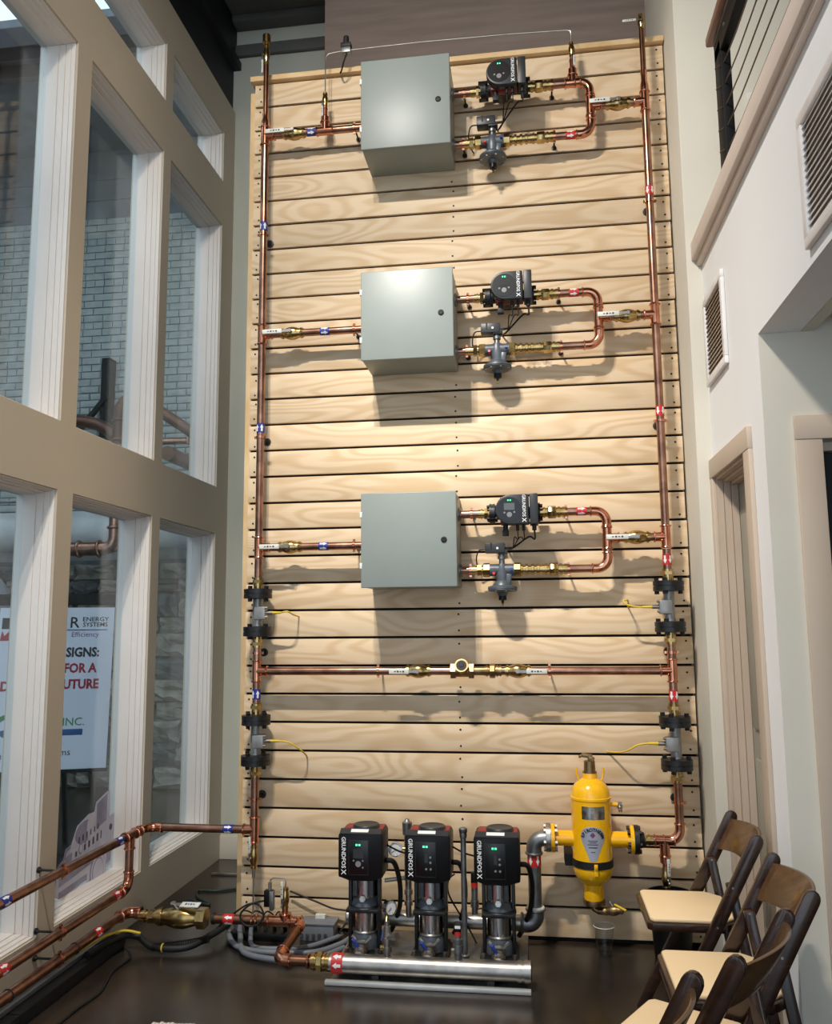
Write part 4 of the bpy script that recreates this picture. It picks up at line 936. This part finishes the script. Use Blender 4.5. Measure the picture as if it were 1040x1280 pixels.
wrap_poly([(0.632, 0.056), (0.69, 0.056)], 0.0936, 'plate_metal', 'rating_plate', sp, 0.06)
tt = -0.02
lb = wrap_poly([(0.446, 0.004), (0.449, 0.017), (0.465, 0.022), (0.50, 0.037), (0.53, 0.052), (0.55, 0.057), (0.572, 0.054), (0.588, 0.043), (0.597, 0.027), (0.600, 0.006)], 0.0937, 'label_silver', 'label', sp, tt)
# lettering bent around the vessel
def wtext(s, size, th, z, ang, parent, m='ink_black', bold=0.045):
    tx = V((math.cos(th), math.sin(th), 0)); n = V((math.sin(th), -math.cos(th), 0))
    ux = tx*math.cos(ang)+Z_*math.sin(ang); uy = -tx*math.sin(ang)+Z_*math.cos(ang)
    text(s, size, V((SX, SY, z))+n*0.0942, ux, uy, m, parent, bold=bold)
word = 'SPIROTHERM'
for k, ch in enumerate(word):
    a = math.pi*(0.93-0.86*k/(len(word)-1)); wtext(ch, 0.021, tt+0.051*math.cos(a)/0.0937*0.92, 0.547+0.040*math.sin(a), a-math.pi/2, lb)
for (za, m, s) in ((0.563, 'ink_blue', -1), (0.563, 'ink_red', 1)):
    vs = []
    for dx, dz in ((0, 0.014), (s*0.013, 0.0), (0, -0.014)):
        th = tt+dx/0.0937; vs.append((SX+0.0944*math.sin(th), SY-0.0944*math.cos(th), za+dz))
    MB().add(vs, [(0, 1, 2)]).build('emblem', m, lb)
for k, (zz, hw) in enumerate(((0.538, .022), (0.530, .016), (0.521, .024), (0.508, .020), (0.488, .010))): wrap_poly([(zz-0.0022, hw), (zz+0.0022, hw)], 0.0941, 'ink_black' if k == 3 else 'decal_dark', 'small_print', lb, tt)
sv = MB().cyl((SX+0.085, SY, 0.685), (SX+0.125, SY, 0.685), 0.010).build('side_port', 'yellow_enamel', sp)
MB().ball((SX+0.135, SY, 0.675), 0.014).hexn((SX+0.125, SY, 0.686), (SX+0.145, SY, 0.686), 0.013).cyl((SX+0.137, SY, 0.672), (SX+0.137, SY, 0.652), 0.009).build('port_tap', 'chrome', sv)
dv = ball_valve((SX+0.085, SY-0.03, 0.215), V((0.95, -0.25, 0.18)), V((0.8, -0.5, -0.25)), 'small drain valve with yellow lever under the yellow separator', r=0.013, L=0.09, front=Z_, grip='yellow_cable', hl=0.085, body='bronze', off=-0.02)
MB().tube([(SX, SY, 0.235), (SX, SY, 0.21), (SX+0.02, SY-0.01, 0.203), (SX+0.055, SY-0.024, 0.208)], 0.014, 12).build('drain_elbow', 'bronze', dv)

# ================================================================ BOOSTER PUMP SKID
sk = thing('pump_skid', (1.03, -0.4, 0), 'stainless steel base plate carrying the three booster pumps', 'base plate')
MB().box(0.63, 1.47, -0.515, -0.12, 0.052, 0.066).build('plate', 'galv', sk, bevel=0.002)
MB().box(0.60, 1.485, -0.625, -0.60, 0.001, 0.02).build('front_rail', 'aluminium', sk, bevel=0.003)
MB().box(0.62, 1.475, -0.60, -0.5, 0.004, 0.016).build('front_lip', 'galv', sk)
MB().box(0.63, 1.47, -0.14, -0.12, 0.0, 0.052).build('rear_rail', 'galv', sk)
for xx in (0.63, 1.43): MB().box(xx, xx+0.04, -0.499, -0.145, 0.001, 0.052).build('side_rail', 'galv', sk)
mf = thing('suction_manifold', (1.03, -0.65, 0.06), 'stainless suction manifold pipe lying before the three booster pumps', 'pipe')
MY, MZ = -0.565, 0.072
MB().lathe((0.60, MY, MZ), X_, [(0, 0.036), (0.02, 0.036), (0.022, 0.0405), (0.83, 0.0405), (0.83, 0.044), (0.846, 0.044), (0.846, 0.041), (0.858, 0.041), (0.858, 0.046), (0.885, 0.046), (0.889, 0.04)], 28).build('pipe', 'steel', mf)
MB().lathe((0.59, MY, MZ), X_, [(0, 0.031), (0.03, 0.031)], 20).build('white_end', 'white_vinyl', mf)
label_band((0.648, MY, MZ), X_, mf, 'red_label', r=0.0405, L=0.05, flip=-1, twin=0.45, face=V((0, -0.85, 0.5)))
for xx in (0.80, 1.30): MB().box(xx, xx+0.03, MY-0.02, MY+0.02, 0.0, 0.034).build('support', 'cast_black', mf)
dm = thing('discharge_manifold', (1.05, -0.2, 0.1), 'stainless discharge manifold running behind the booster pumps', 'pipe')
DYm = -0.185
MB().lathe((0.60, DYm, 0.142), X_, [(0, 0.03), (0.005, 0.036), (0.84, 0.036)], 26).build('pipe', 'steel', dm)
MB().box(0.70, 0.73, DYm-0.03, DYm+0.03, 0.067, 0.11).box(1.3, 1.33, DYm-0.03, DYm+0.03, 0.067, 0.11).build('saddle', 'rubber', dm)
dg = thing('discharge_pipe', (1.51, -0.18, 0.1), 'grey iron pipe rising from the booster pumps to the yellow separator', 'pipe')
SR = 0.031
MB().lathe((1.435, DYm, 0.142), X_, [(0, 0.031), (0.05, 0.031)], 20).build('nipple', 'galv', dg)
elbow((1.508, DYm, 0.142), -X_, Z_, dg, r=0.036, R=0.042, m='galv')
MB().torus((1.508, DYm, 0.213), Z_, 0.036, 0.008).build('seal_tape', 'white_vinyl', dg)
seg((1.508, DYm, 0.205), (1.508, DYm, 0.47), dg, r=SR, m='galv')
elbow((1.508, DYm, SZ), -Z_, X_, dg, r=0.032, R=0.045, m='galv', coll=True)
label_band((1.508, DYm, 0.432), Z_, dg, 'red_label', r=SR, L=0.06, flip=-1, twin=0.55)

def booster(x, k, label):
    y = -0.40
    t = thing('booster_pump', (x, y, 0.066), label, 'pump', 'vertical booster pumps')
    MB().box(x-0.085, x+0.085, y-0.10, y+0.10, 0.0665, 0.090).build('foot', 'cast_black', t, bevel=0.008)
    for sx in (-1, 1):
        for sy in (-1, 1): MB().hexn((x+sx*0.068, y+sy*0.082, 0.086), (x+sx*0.068, y+sy*0.082, 0.106), 0.010).build('foot_bolt', 'steel', t)
    MB().lathe((x, y, 0.090), Z_, [(0, 0.062), (0.05, 0.060), (0.07, 0.055)], 26).build('base_casting', 'cast_grey', t)
    MB().torus((x, y, 0.161), Z_, 0.056, 0.004, 28).build('base_ring', 'steel', t)
    MB().cyl((x, y, 0.159), (x, y, 0.256), 0.053, n=30).build('chamber', 'chrome', t)
    for sx in (-1, 1):
        MB().box(x+sx*0.066-0.008, x+sx*0.066+0.008, y-0.025, y+0.025, 0.090, 0.40).build('side_strap', 'cast_black', t, bevel=0.004)
    MB().lathe((x, y, 0.252), Z_, [(0, 0.078), (0.018, 0.078), (0.022, 0.072)], 4 if False else 24).box(x-0.074, x+0.074, y-0.074, y+0.04, 0.252, 0.270).build('collar', 'cast_black', t, bevel=0.006)
    MB().lathe((x, y, 0.270), Z_, [(0, 0.066), (0.012, 0.064), (0.03, 0.056), (0.045, 0.042), (0.05, 0.03)], 26).build('head_casting', 'cast_grey', t)
    q = V((x, y-0.052, 0.306)); MB().hexn(q, q+V((0, -0.018, 0.006)), 0.014).cyl(q+V((0, -0.016, .005)), q+V((0, -0.026, .008)), 0.008).build('vent_plug', 'steel', t)
    MB().cyl((x, y+0.004, 0.309), (x, y+0.004, 0.415), 0.056, n=30).build('motor_stool', 'chrome', t)
    for sx in (-1, 1): MB().box(x+sx*0.037-0.010, x+sx*0.037+0.010, y-0.056, y-0.028, 0.32, 0.415).build('guard_rib', 'cast_grey', t, bevel=0.003)
    # controller
    bz0, bz1, yf = 0.418, 0.612, y-0.115
    b = MB().prism([(-0.101, 0.0), (-0.085, -0.004), (-0.05, -0.016), (0.05, -0.016), (0.085, -0.004), (0.101, 0.0), (0.101, 0.178), (0.094, 0.194), (-0.094, 0.194), (-0.101, 0.178)], (x, yf+0.16, bz0), X_, Z_, 0.16).build('controller', 'plastic_black', t, bevel=0.005)
    MB().obox((x, yf+0.012, bz1+0.002), X_*0.094, V((0, 0.016, 0.008)), V((0, -0.0005, 0.001))*1.5).build('front_slope', 'plastic_dark', b)
    MB().box(x-0.086, x+0.092, yf+0.03, yf+0.155, bz1-0.006, bz1+0.005).build('lid', 'lid_red', t, bevel=0.004)
    MB().lathe((x+0.012, yf+0.085, bz1+0.003), Z_, [(0, 0.062), (0.012, 0.061), (0.017, 0.057), (0.017, 0.05), (0.015, 0.046)], 28).build('fan_cap', 'plastic_dark', t)
    MB().obox((x-0.004, yf+0.012, bz1+0.0048), X_*0.040, V((0, 0.009, 0.0045)), V((0, -0.0003, 0.0006))).build('white_sticker', 'white_print', b)
    MB().box(x-0.052, x+0.036, yf-0.0012, yf, bz0+0.012, bz0+0.160).build('panel', 'dial_black', b, bevel=0.0005)
    for a_, b_, c_, d_ in ((-0.0535, 0.0375, 0.1595, 0.1610), (-0.0535, 0.0375, 0.0105, 0.0120)): MB().box(x+a_, x+b_, yf-0.0016, yf, bz0+c_, bz0+d_).build('panel_line', 'plastic_dark', b)
    for xx in (-0.0535, 0.0365): MB().box(x+xx, x+xx+0.001, yf-0.0016, yf, bz0+0.011, bz0+0.16).build('panel_line', 'plastic_dark', b)
    for s in (-1, 1): MB().box(x-0.010+s*0.0065-0.0045, x-0.010+s*0.0065+0.0045, yf-0.0022, yf-0.0005, bz0+0.136, bz0+0.144).build('status_light', 'led_green', b)
    if k == 0:
        MB().box(x-0.032, x+0.014, yf-0.002, yf-0.0005, bz0+0.082, bz0+0.122).build('screen', 'plastic_dark', b)
        bts = [(-.009, .058, .013), (-.030, .072, .004), (.012, .072, .004), (.012, .043, .004)]
    else:
        MB().box(x-0.012, x+0.001, yf-0.002, yf-0.0005, bz0+0.072, bz0+0.11).build('level_bar', 'plastic_dark', b)
        bts = [(.013, .095, .005), (.013, .073, .005), (-.006, .045, .005), (.014, .045, .005)]
    for bx, bz, br in bts: MB().cyl((x+bx, yf-0.0005, bz0+bz), (x+bx, yf-0.0024, bz0+bz), br, n=12).build('button', 'button', b)
    text('GRUNDFOS', 0.026, (x-0.077, yf-0.0004, bz0+0.106), -Z_, X_, 'white_print', b, bold=0.022, sx=0.98)
    text('X', 0.030, (x-0.077, yf-0.0004, bz0+0.022), -Z_, X_, 'white_print', b, bold=0.022)
    # suction valve with blue handle
    MB().cyl((x, y-0.055, 0.112), (x, MY+0.02, 0.092), 0.024).hexn((x, y-0.075, 0.112), (x, y-0.095, 0.108), 0.034).hexn((x, y-0.105, 0.106), (x, y-0.12, 0.102), 0.029).build('suction_valve', 'steel', t)
    for s in (-1, 1): MB().bar((x+s*0.012, y-0.09, 0.13), (x+s*0.045, y-0.085, 0.16), 0.010, 0.008).build('valve_wing', 'steel', t)
    MB().bar((x-0.010, y-0.115, 0.122), (x-0.030, y-0.13, 0.16), 0.022, 0.012).build('valve_handle', 'blue_grip', t, bevel=0.003)
    # discharge stub and power hose
    MB().cyl((x, y+0.055, 0.098), (x, DYm-0.02, 0.125), 0.022).build('discharge_stub', 'steel', t)
    MB().tube([(x+0.10, y-0.02, 0.47), (x+0.135, y+0.0, 0.455), (x+0.15, y+0.06, 0.36), (x+0.14, y+0.14, 0.24), (x+0.11, y+0.20, 0.14), (x+0.08, y+0.225, 0.08)], 0.0115, 10, 6).build('power_hose', 'rubber', t)
    if k < 2: MB().tube([(x+0.10, y+0.01, 0.53), (x+0.15, y+0.06, 0.49), (x+0.22, y+0.12, 0.45), (x+0.26, y+0.2, 0.36)], 0.004, 8, 5).build('signal_cable', 'rubber', t)
booster(0.735, 0, 'black-headed vertical booster pump with a display screen, beside the pump inlet pipe')
booster(1.040, 1, 'black-headed vertical booster pump standing between the two others')
booster(1.347, 2, 'black-headed vertical booster pump beside the grey discharge pipe')

# standing pipe with cap, gauges and small valves on the skid
sp2 = thing('stand_pipe', (1.195, -0.45, 0.067), 'thin grey steel stand pipe with threaded cap between two booster pumps', 'pipe')
MB().cyl((1.195, -0.45, 0.067), (1.195, -0.45, 0.605), 0.0125).build('pipe', 'galv', sp2)
MB().lathe((1.195, -0.45, 0.585), Z_, [(0, 0.015), (0.012, 0.017), (0.022, 0.016), (0.026, 0.019), (0.04, 0.019), (0.044, 0.014)], 16).build('cap', 'galv', sp2)
MB().lathe((1.195, -0.45, 0.067), Z_, [(0, 0.02), (0.02, 0.02), (0.024, 0.014)], 16).build('socket', 'galv', sp2)
def gauge(c, n, label, stempts):
    c, n = V(c), V(n).normalized(); t = thing('pressure_gauge', stempts[-1], label, 'gauge')
    MB().lathe(c-n*0.012, n, [(0, 0.022), (0.002, 0.032), (0.022, 0.033), (0.026, 0.033), (0.026, 0.029), (0.0205, 0.029)], 26).build('case', 'chrome', t)
    fo = MB().lathe(c+n*0.0095, n, [(0, 0.0285), (0.001, 0.0285)], 26).build('face', 'white_print', t)
    ax, u, v = basis(n)
    MB().bar(c+n*0.0115-u*0.004, c+n*0.0115+(u*0.8+v*0.6)*0.020, 0.003, 0.0006).build('needle', 'ink_black', fo)
    for k in range(9):
        a = k*math.pi/5-0.6; d_ = u*math.cos(a)+v*math.sin(a); MB().bar(c+n*0.011+d_*0.022, c+n*0.011+d_*0.026, 0.0015, 0.0004).build('tick', 'ink_black', fo)
    MB().tube(stempts, 0.007, 10).build('stem', 'brass', t)
gauge((0.862, -0.31, 0.492), (0.1, -1, 0.05), 'round white pressure gauge at head height between first two booster pumps', [(0.865, -0.295, 0.49), (0.912, -0.29, 0.49)])
gs = thing('gauge_standpipe', (0.912, -0.2, 0.17), 'stainless fitting stack rising from the discharge manifold to the white gauge', 'fitting')
MB().lathe((0.912, -0.24, 0.172), Z_, [(0, 0.014), (0.05, 0.014), (0.05, 0.02), (0.07, 0.02), (0.07, 0.015), (0.10, 0.015), (0.10, 0.021), (0.12, 0.021), (0.12, 0.016), (0.19, 0.016)], 16).build('stack', 'steel', gs)
MB().cyl((0.80, -0.26, 0.335), (0.905, -0.24, 0.345), 0.010).ball((0.912, -0.24, 0.345), 0.022).build('side_tube', 'steel', gs)
MB().lathe((0.912, -0.27, 0.36), Z_, [(0, 0.014), (0.19, 0.014), (0.19, 0.022), (0.245, 0.024), (0.25, 0.014), (0.262, 0.008)], 16).build('transmitter', 'galv', gs)
gauge((0.868, MY+0.035, 0.300), (0.75, -0.62, 0.1), 'round silver gauge turned sideways above the suction manifold', [(0.862, MY+0.025, 0.275), (0.862, MY, 0.248)])
g2 = thing('gauge_valve', (0.865, MY, 0.148), 'stainless gauge valve stack standing on the suction manifold', 'valve')
MB().lathe((0.865, MY, 0.146), Z_, [(0, 0.016), (0.02, 0.016), (0.02, 0.021), (0.04, 0.021), (0.04, 0.018), (0.06, 0.018), (0.06, 0.023), (0.08, 0.023), (0.08, 0.018), (0.10, 0.018), (0.10, 0.016), (0.125, 0.016), (0.125, 0.011), (0.145, 0.011)], 16).build('stack', 'steel', g2)
MB().cyl((0.87, MY-0.005, 0.225), (0.905, MY-0.03, 0.24), 0.013).hexn((0.895, MY-0.022, 0.236), (0.915, MY-0.036, 0.244), 0.017).build('side_cap', 'steel', g2)
MB().cyl((0.865, MY, 0.185), (0.835, MY-0.01, 0.185), 0.010).build('side_stub', 'brass', g2)
MB().bar((0.835, MY+0.03, 0.20), (0.85, MY+0.05, 0.27), 0.008, 0.005).build('lever', 'blue_grip', g2)
g3 = thing('pressure_transmitter', (1.176, MY, 0.148), 'red-banded pressure transmitter standing on the suction manifold', 'sensor')
MB().lathe((1.176, MY, 0.146), Z_, [(0, 0.016), (0.03, 0.016), (0.03, 0.021), (0.06, 0.021), (0.06, 0.017), (0.085, 0.019), (0.085, 0.014), (0.1, 0.014)], 16).build('stack', 'galv', g3)
MB().cyl((1.176, MY, 0.245), (1.176, MY, 0.262), 0.015).build('red_band', 'red_plastic', g3)
MB().box(1.161, 1.191, MY-0.014, MY+0.014, 0.262, 0.30).build('connector', 'dial_black', g3, bevel=0.002)
MB().box(1.164, 1.188, MY-0.0148, MY-0.014, 0.276, 0.288).build('white_mark', 'white_print', g3)
MB().cyl((1.176, MY, 0.185), (1.146, MY-0.01, 0.185), 0.010).build('side_stub', 'steel', g3)
for g in (g2, g3): g.location.z -= 0.037
g4 = thing('pressure_transmitter', (1.222, DYm, 0.178), 'red-banded pressure transmitter standing on the discharge manifold', 'sensor')
MB().lathe((1.222, DYm, 0.176), Z_, [(0, 0.015), (0.03, 0.015), (0.03, 0.02), (0.06, 0.02), (0.06, 0.016), (0.12, 0.016)], 16).build('stack', 'galv', g4)
MB().cyl((1.222, DYm, 0.296), (1.222, DYm, 0.318), 0.016).build('red_band', 'red_plastic', g4)
MB().box(1.206, 1.238, DYm-0.014, DYm+0.014, 0.318, 0.365).build('connector', 'dial_black', g4, bevel=0.002)
MB().tube([(1.235, DYm-0.01, 0.20), (1.26, DYm-0.01, 0.205), (1.29, DYm-0.01, 0.235), (1.29, DYm-0.01, 0.29)], 0.004, 8).build('lever', 'rubber', g4)
def cable(nm, pts, r, m, label, cat='cable', sm=6): return tag(MB().tube(pts, r, 10, sm).build(nm, m), label, cat)
cable('looped_cable', [(1.13, -0.21, 0.36), (1.10, -0.21, 0.33), (1.10, -0.21, 0.27), (1.14, -0.215, 0.2), (1.20, -0.24, 0.12), (1.24, -0.25, 0.05)], 0.004, 'rubber', 'thin black cable loop hanging beside the stand pipe')

# ================================================================ FLOOR CLUTTER
cable('grey_conduit', [(-0.03, -0.10, 0.06), (-0.02, -0.12, 0.03), (0.038, -0.226, 0.016), (0.131, -0.31, 0.016), (0.283, -0.335, 0.016), (0.47, -0.31, 0.016), (0.57, -0.2, 0.016), (0.60, -0.12, 0.016)], 0.0135, 'conduit_grey', 'grey flexible conduit on the floor, passing under the zigzag pipe first', 'conduit')
cable('grey_conduit', [(0.03, -0.10, 0.05), (0.06, -0.17, 0.03), (0.14, -0.345, 0.016), (0.284, -0.41, 0.016), (0.403, -0.41, 0.016), (0.514, -0.36, 0.016), (0.60, -0.24, 0.016)], 0.0135, 'conduit_grey', 'grey flexible conduit on the floor, outermost of its bundle', 'conduit')
cable('grey_conduit', [(0.09, -0.09, 0.05), (0.11, -0.16, 0.03), (0.16, -0.27, 0.016), (0.28, -0.29, 0.016), (0.42, -0.25, 0.016), (0.52, -0.13, 0.016), (0.55, -0.07, 0.016)], 0.0115, 'conduit_grey', 'slimmer grey conduit on the floor nearest the slat panel', 'conduit')
jb = thing('junction_box', (0.42, -0.09, 0), 'grey junction box on the floor behind the zigzag copper pipe', 'box')
MB().box(0.35, 0.52, -0.13, -0.03, 0.0, 0.075).build('body', 'conduit_grey', jb, bevel=0.003); MB().box(0.345, 0.525, -0.135, -0.025, 0.075, 0.083).build('lid', 'conduit_grey', jb, bevel=0.002)
MB().box(0.41, 0.46, -0.06, -0.035, 0.083, 0.10).build('terminal_strip', 'white_vinyl', jb)
for k in range(5): MB().cyl((0.36+0.03*k, -0.13, 0.03), (0.36+0.03*k, -0.142, 0.03), 0.008, n=8).build('gland', 'galv', jb)
cable('black_cable', [(0.27, -0.03, 0.20), (0.4, -0.04, 0.16), (0.5, -0.035, 0.125), (0.62, -0.05, 0.12), (0.7, -0.09, 0.12)], 0.0045, 'rubber', 'black cable strung along the panel foot above the junction box')
cable('black_cable', [(0.62, -0.05, 0.12), (0.57, -0.08, 0.07), (0.53, -0.10, 0.01)], 0.005, 'rubber', 'short black cable dropping beside the junction box')
ps = thing('wiring_block', (0.10, -0.12, 0), 'cluster of black plugs and terminals under the pump inlet pipe', 'connector')
MB().box(0.0, 0.30, -0.16, -0.05, 0.0, 0.035).build('base', 'plastic_black', ps, bevel=0.003)
for k in range(6): MB().cyl((0.02+0.05*k, -0.12+0.02*(k % 2), 0.03), (0.02+0.05*k, -0.13, 0.09-0.01*(k % 3)), 0.010, n=10).build('plug', 'plastic_black' if k % 3 else 'galv', ps)
for k in range(4): MB().tube([(0.03+0.06*k, -0.12, 0.08), (0.05+0.06*k, -0.10, 0.12), (0.10+0.05*k, -0.07, 0.09), (0.13+0.05*k, -0.04, 0.02)], 0.004, 8, 4).build('wire', 'rubber', ps)
lm = thing('wire_loom', (-0.3, -0.3, 0.03), 'bundle of black corrugated loom with yellow ends below the big brass valve', 'cable')
MB().tube([(-0.66+0.16, -0.62, 0.075), (-0.46, -0.40, 0.075), (-0.40, -0.33, 0.06), (-0.30, -0.37, 0.03), (-0.14, -0.36, 0.03), (-0.06, -0.24, 0.05), (-0.02, -0.12, 0.06)], 0.016, 12, 6).build('loom', 'rubber', lm)
for k in range(26):
    a = k/25; MB().torus((-0.30+0.24*a, -0.372+0.09*a*a, 0.03+0.014*a), X_, 0.016, 0.003, 12, 6).build('rib', 'plastic_black', lm)
MB().tube([(-0.53, -0.75, 0.10), (-0.50, -0.5, 0.105), (-0.45, -0.38, 0.10), (-0.37, -0.36, 0.085)], 0.006, 8, 5).build('yellow_wire', 'yellow_cable', lm)
MB().torus((-0.25, -0.375, 0.03), X_, 0.017, 0.004, 12, 6).build('yellow_tie', 'yellow_cable', lm)
cable('floor_cable', [(-0.42, -0.40, 0.03), (-0.375, -0.45, 0.007), (-0.381, -0.61, 0.006), (-0.329, -0.812, 0.006), (-0.343, -0.979, 0.006), (-0.35, -1.2, 0.006), (-0.4, -1.5, 0.006)], 0.0055, 'rubber', 'loose black cable snaking over the dark floor')
cable('green_cable', [(-0.02, 0.62, 0.008), (-0.20, 0.62, 0.008), (-0.345, 0.55, 0.008), (-0.45, 0.54, 0.008), (-0.40, 0.42, 0.008), (-0.29, 0.315, 0.008), (-0.35, 0.33, 0.008), (-0.44, 0.38, 0.008)], 0.007, 'green_cable', 'dark green cable coiled on the floor behind the slat panel')
tag(MB().box(-0.5, -0.06, 0.86, 0.885, 0, 0.014).build('floor_strip', 'steel', None, bevel=0.003), 'bright metal strip lying on the floor behind the slat panel', 'strip')
cc = thing('cable_cover', (-0.5, -1.0, 0), 'black cable trunking along the foot of the left wall', 'trunking')
MB().box(-0.58, -0.475, -1.15, -0.30, 0.0, 0.055).build('section', 'cover_black', cc, bevel=0.006)
MB().box(-0.58, -0.475, -3.2, -1.155, 0.0, 0.055).build('section', 'cover_black', cc, bevel=0.006)
MB().box(-0.582, -0.53, -3.2, -0.30, 0.055, 0.075).build('rear_strip', 'conduit_grey', cc, bevel=0.004)
rg = thing('rug', (0.19, -1.25, 0), 'red rug with cream fringe edge on the dark floor', 'rug')
MB().box(0.02, 0.9, -1.5, -1.075, 0.001, 0.010).build('field', 'rug_red', rg, bevel=0.003)
mb = MB()
for k in range(60): mb.box(0.02+0.0145*k, 0.02+0.0145*k+0.011, -1.075, -1.045+random.uniform(-.006, .006), 0.001, 0.008)
fr = mb.build('fringe', 'rug_cream', rg); fr['kind'] = 'stuff'

# cup and bucket
cp = thing('plastic_cup', (1.823, -0.155, 0), 'clear plastic cup with a little water under the yellow separator', 'cup')
MB().lathe((1.823, -0.155, 0), Z_, [(0.002, 0.030), (0.0, 0.033), (0.13, 0.047), (0.133, 0.050), (0.137, 0.050), (0.137, 0.047), (0.13, 0.0455), (0.004, 0.0315), (0.004, 0.001)], 28, cap=False).build('wall', 'cup_clear', cp)
MB().lathe((1.823, -0.155, 0), Z_, [(0.005, 0.031), (0.036, 0.0345)], 24).build('water', 'water', cp)
MB().torus((1.823, -0.155, 0.135), Z_, 0.0485, 0.002, 28, 6).build('rim', 'white_vinyl', cp)
bk = thing('bucket', (2.135, -0.135, 0), 'black plastic bucket under the drain valve by the panel', 'bucket')
MB().lathe((2.135, -0.135, 0), Z_, [(0.0, 0.082), (0.27, 0.104), (0.27, 0.109), (0.285, 0.110), (0.285, 0.103), (0.02, 0.078), (0.02, 0.001)], 30, cap=False).build('shell', 'plastic_black', bk)
MB().torus((2.135, -0.135, 0.255), Z_, 0.105, 0.004, 30, 6).build('rim_bead', 'plastic_black', bk)

# ================================================================ FOLDING CHAIRS (local: +X forward, Z up, origin under the back top)
def chair():
    t = thing('folding_chair', (0, 0, 0), '', 'chair')
    W = 0.20; TH = 0.022; DX = 0.518
    f = lambda z: (0.775-z)*DX
    L = lambda mb, nm, m, p=t, bevel=0.004: mb.build(nm, m, p, bevel=bevel, local=True)
    nrm = V((1, 0, DX)).normalized(); dn = V((DX, 0, -1)).normalized()
    for s in (-1, 1):
        poly = []                                   # long upright with rounded top, from back top to front foot
        LEN = 0.775/abs(dn.z)
        hw = 0.024
        poly = [(hw*math.cos(a), -hw*math.sin(a)*1.0) for a in [math.pi*k/8 for k in range(9)]]
        poly = [(LEN, hw*0.8), (0.02, hw)]+[(0.0-0.012*math.sin(math.pi*k/6)+0.012, hw*math.cos(math.pi*k/6)) for k in range(1, 6)]+[(0.02, -hw), (LEN, -hw*0.8)]
        poly = [(0.03-0.03*math.sin(math.pi*k/8), hw*math.cos(math.pi*k/8)) for k in range(9)]+[(LEN, -hw*0.8), (LEN, hw*0.8)]
        L(MB().prism(poly, (0, s*W+TH/2, 0.775), dn, nrm, TH), 'upright', 'walnut')
        L(MB().bar((0.105, s*(W-0.03), 0.60), (0.0, s*(W-0.03), 0.004), 0.020, 0.034, side=(0, 1, 0)), 'rear_leg', 'walnut')
        L(MB().cyl((0.105, s*(W-0.042), 0.592), (0.105, s*(W+0.013), 0.592), 0.004, n=10), 'pivot_pin', 'steel', bevel=0)
        L(MB().cyl((0.165, s*(W-0.02), 0.455), (0.165, s*(W+0.013), 0.455), 0.004, n=10), 'seat_pin', 'steel', bevel=0)
    for (z, nm) in ((0.16, 'front_stretcher'),): L(MB().cyl((f(z), -W, z), (f(z), W, z), 0.011, n=12), nm, 'walnut', bevel=0)
    L(MB().bar((0.03, -W+0.03, 0.17), (0.03, W-0.03, 0.17), 0.022, 0.018), 'rear_stretcher', 'walnut')
    # curved backrest slat
    vs = []; fs = []; n = 14
    for k in range(n+1):
        yy = -W+TH/2+(2*W-TH)*k/n; bow = -0.055*(1-(yy/W)**2)
        for zz, tt_ in ((0.625, 0), (0.745, 0), (0.745, 1), (0.625, 1)):
            arch = 0.012*(1-(yy/W)**2) if zz > 0.7 else 0.02*(1-(yy/W)**2)
            vs.append((f(zz)+bow+0.006-tt_*0.012, yy, zz+arch))
    for k in range(n):
        for j in range(4): fs.append((k*4+j, k*4+(j+1) % 4, (k+1)*4+(j+1) % 4, (k+1)*4+j))
    fs += [(3, 2, 1, 0), (n*4, n*4+1, n*4+2, n*4+3)]
    L(MB().add(vs, fs), 'backrest', 'walnut_slat', bevel=0.002)
    sw = W-TH/2-0.004
    poly = [(0.07, -sw+0.06), (0.13, -sw), (0.385, -sw-0.0), (0.405, -sw+0.02), (0.405, sw-0.02), (0.385, sw), (0.13, sw), (0.07, sw-0.06)]
    L(MB().prism(poly, (0, 0, 0.425), X_, Y_, 0.028), 'seat_frame', 'walnut', bevel=0.006)
    pd = [(0.082, -sw+0.066), (0.138, -sw+0.012), (0.380, -sw+0.012), (0.393, -sw+0.028), (0.393, sw-0.028), (0.380, sw-0.012), (0.138, sw-0.012), (0.082, sw-0.066)]
    L(MB().prism(pd, (0, 0, 0.453), X_, Y_, 0.014), 'seat_pad', 'cream_vinyl', bevel=0.006)
    return t
ch0 = chair()
spots = [((2.325, -0.885), math.pi, 'dark wooden folding chair with cream seat beside the slat panel and bucket'),
         ((2.318, -1.525), math.pi, 'dark wooden folding chair with cream seat, second along the white wall'),
         ((2.095, -2.075), math.pi-0.535, 'dark wooden folding chair turned with its back to the second chair'),
         ((1.775, -2.525), math.pi-0.535, 'dark wooden folding chair farthest from the slat panel')]
for i, (xy, rz, lab) in enumerate(spots):
    c = ch0 if i == 0 else copy_tree(ch0)
    c.location = (xy[0], xy[1], 0); c.rotation_euler = (0, 0, rz); c['label'] = lab; c['group'] = 'wooden folding chairs'
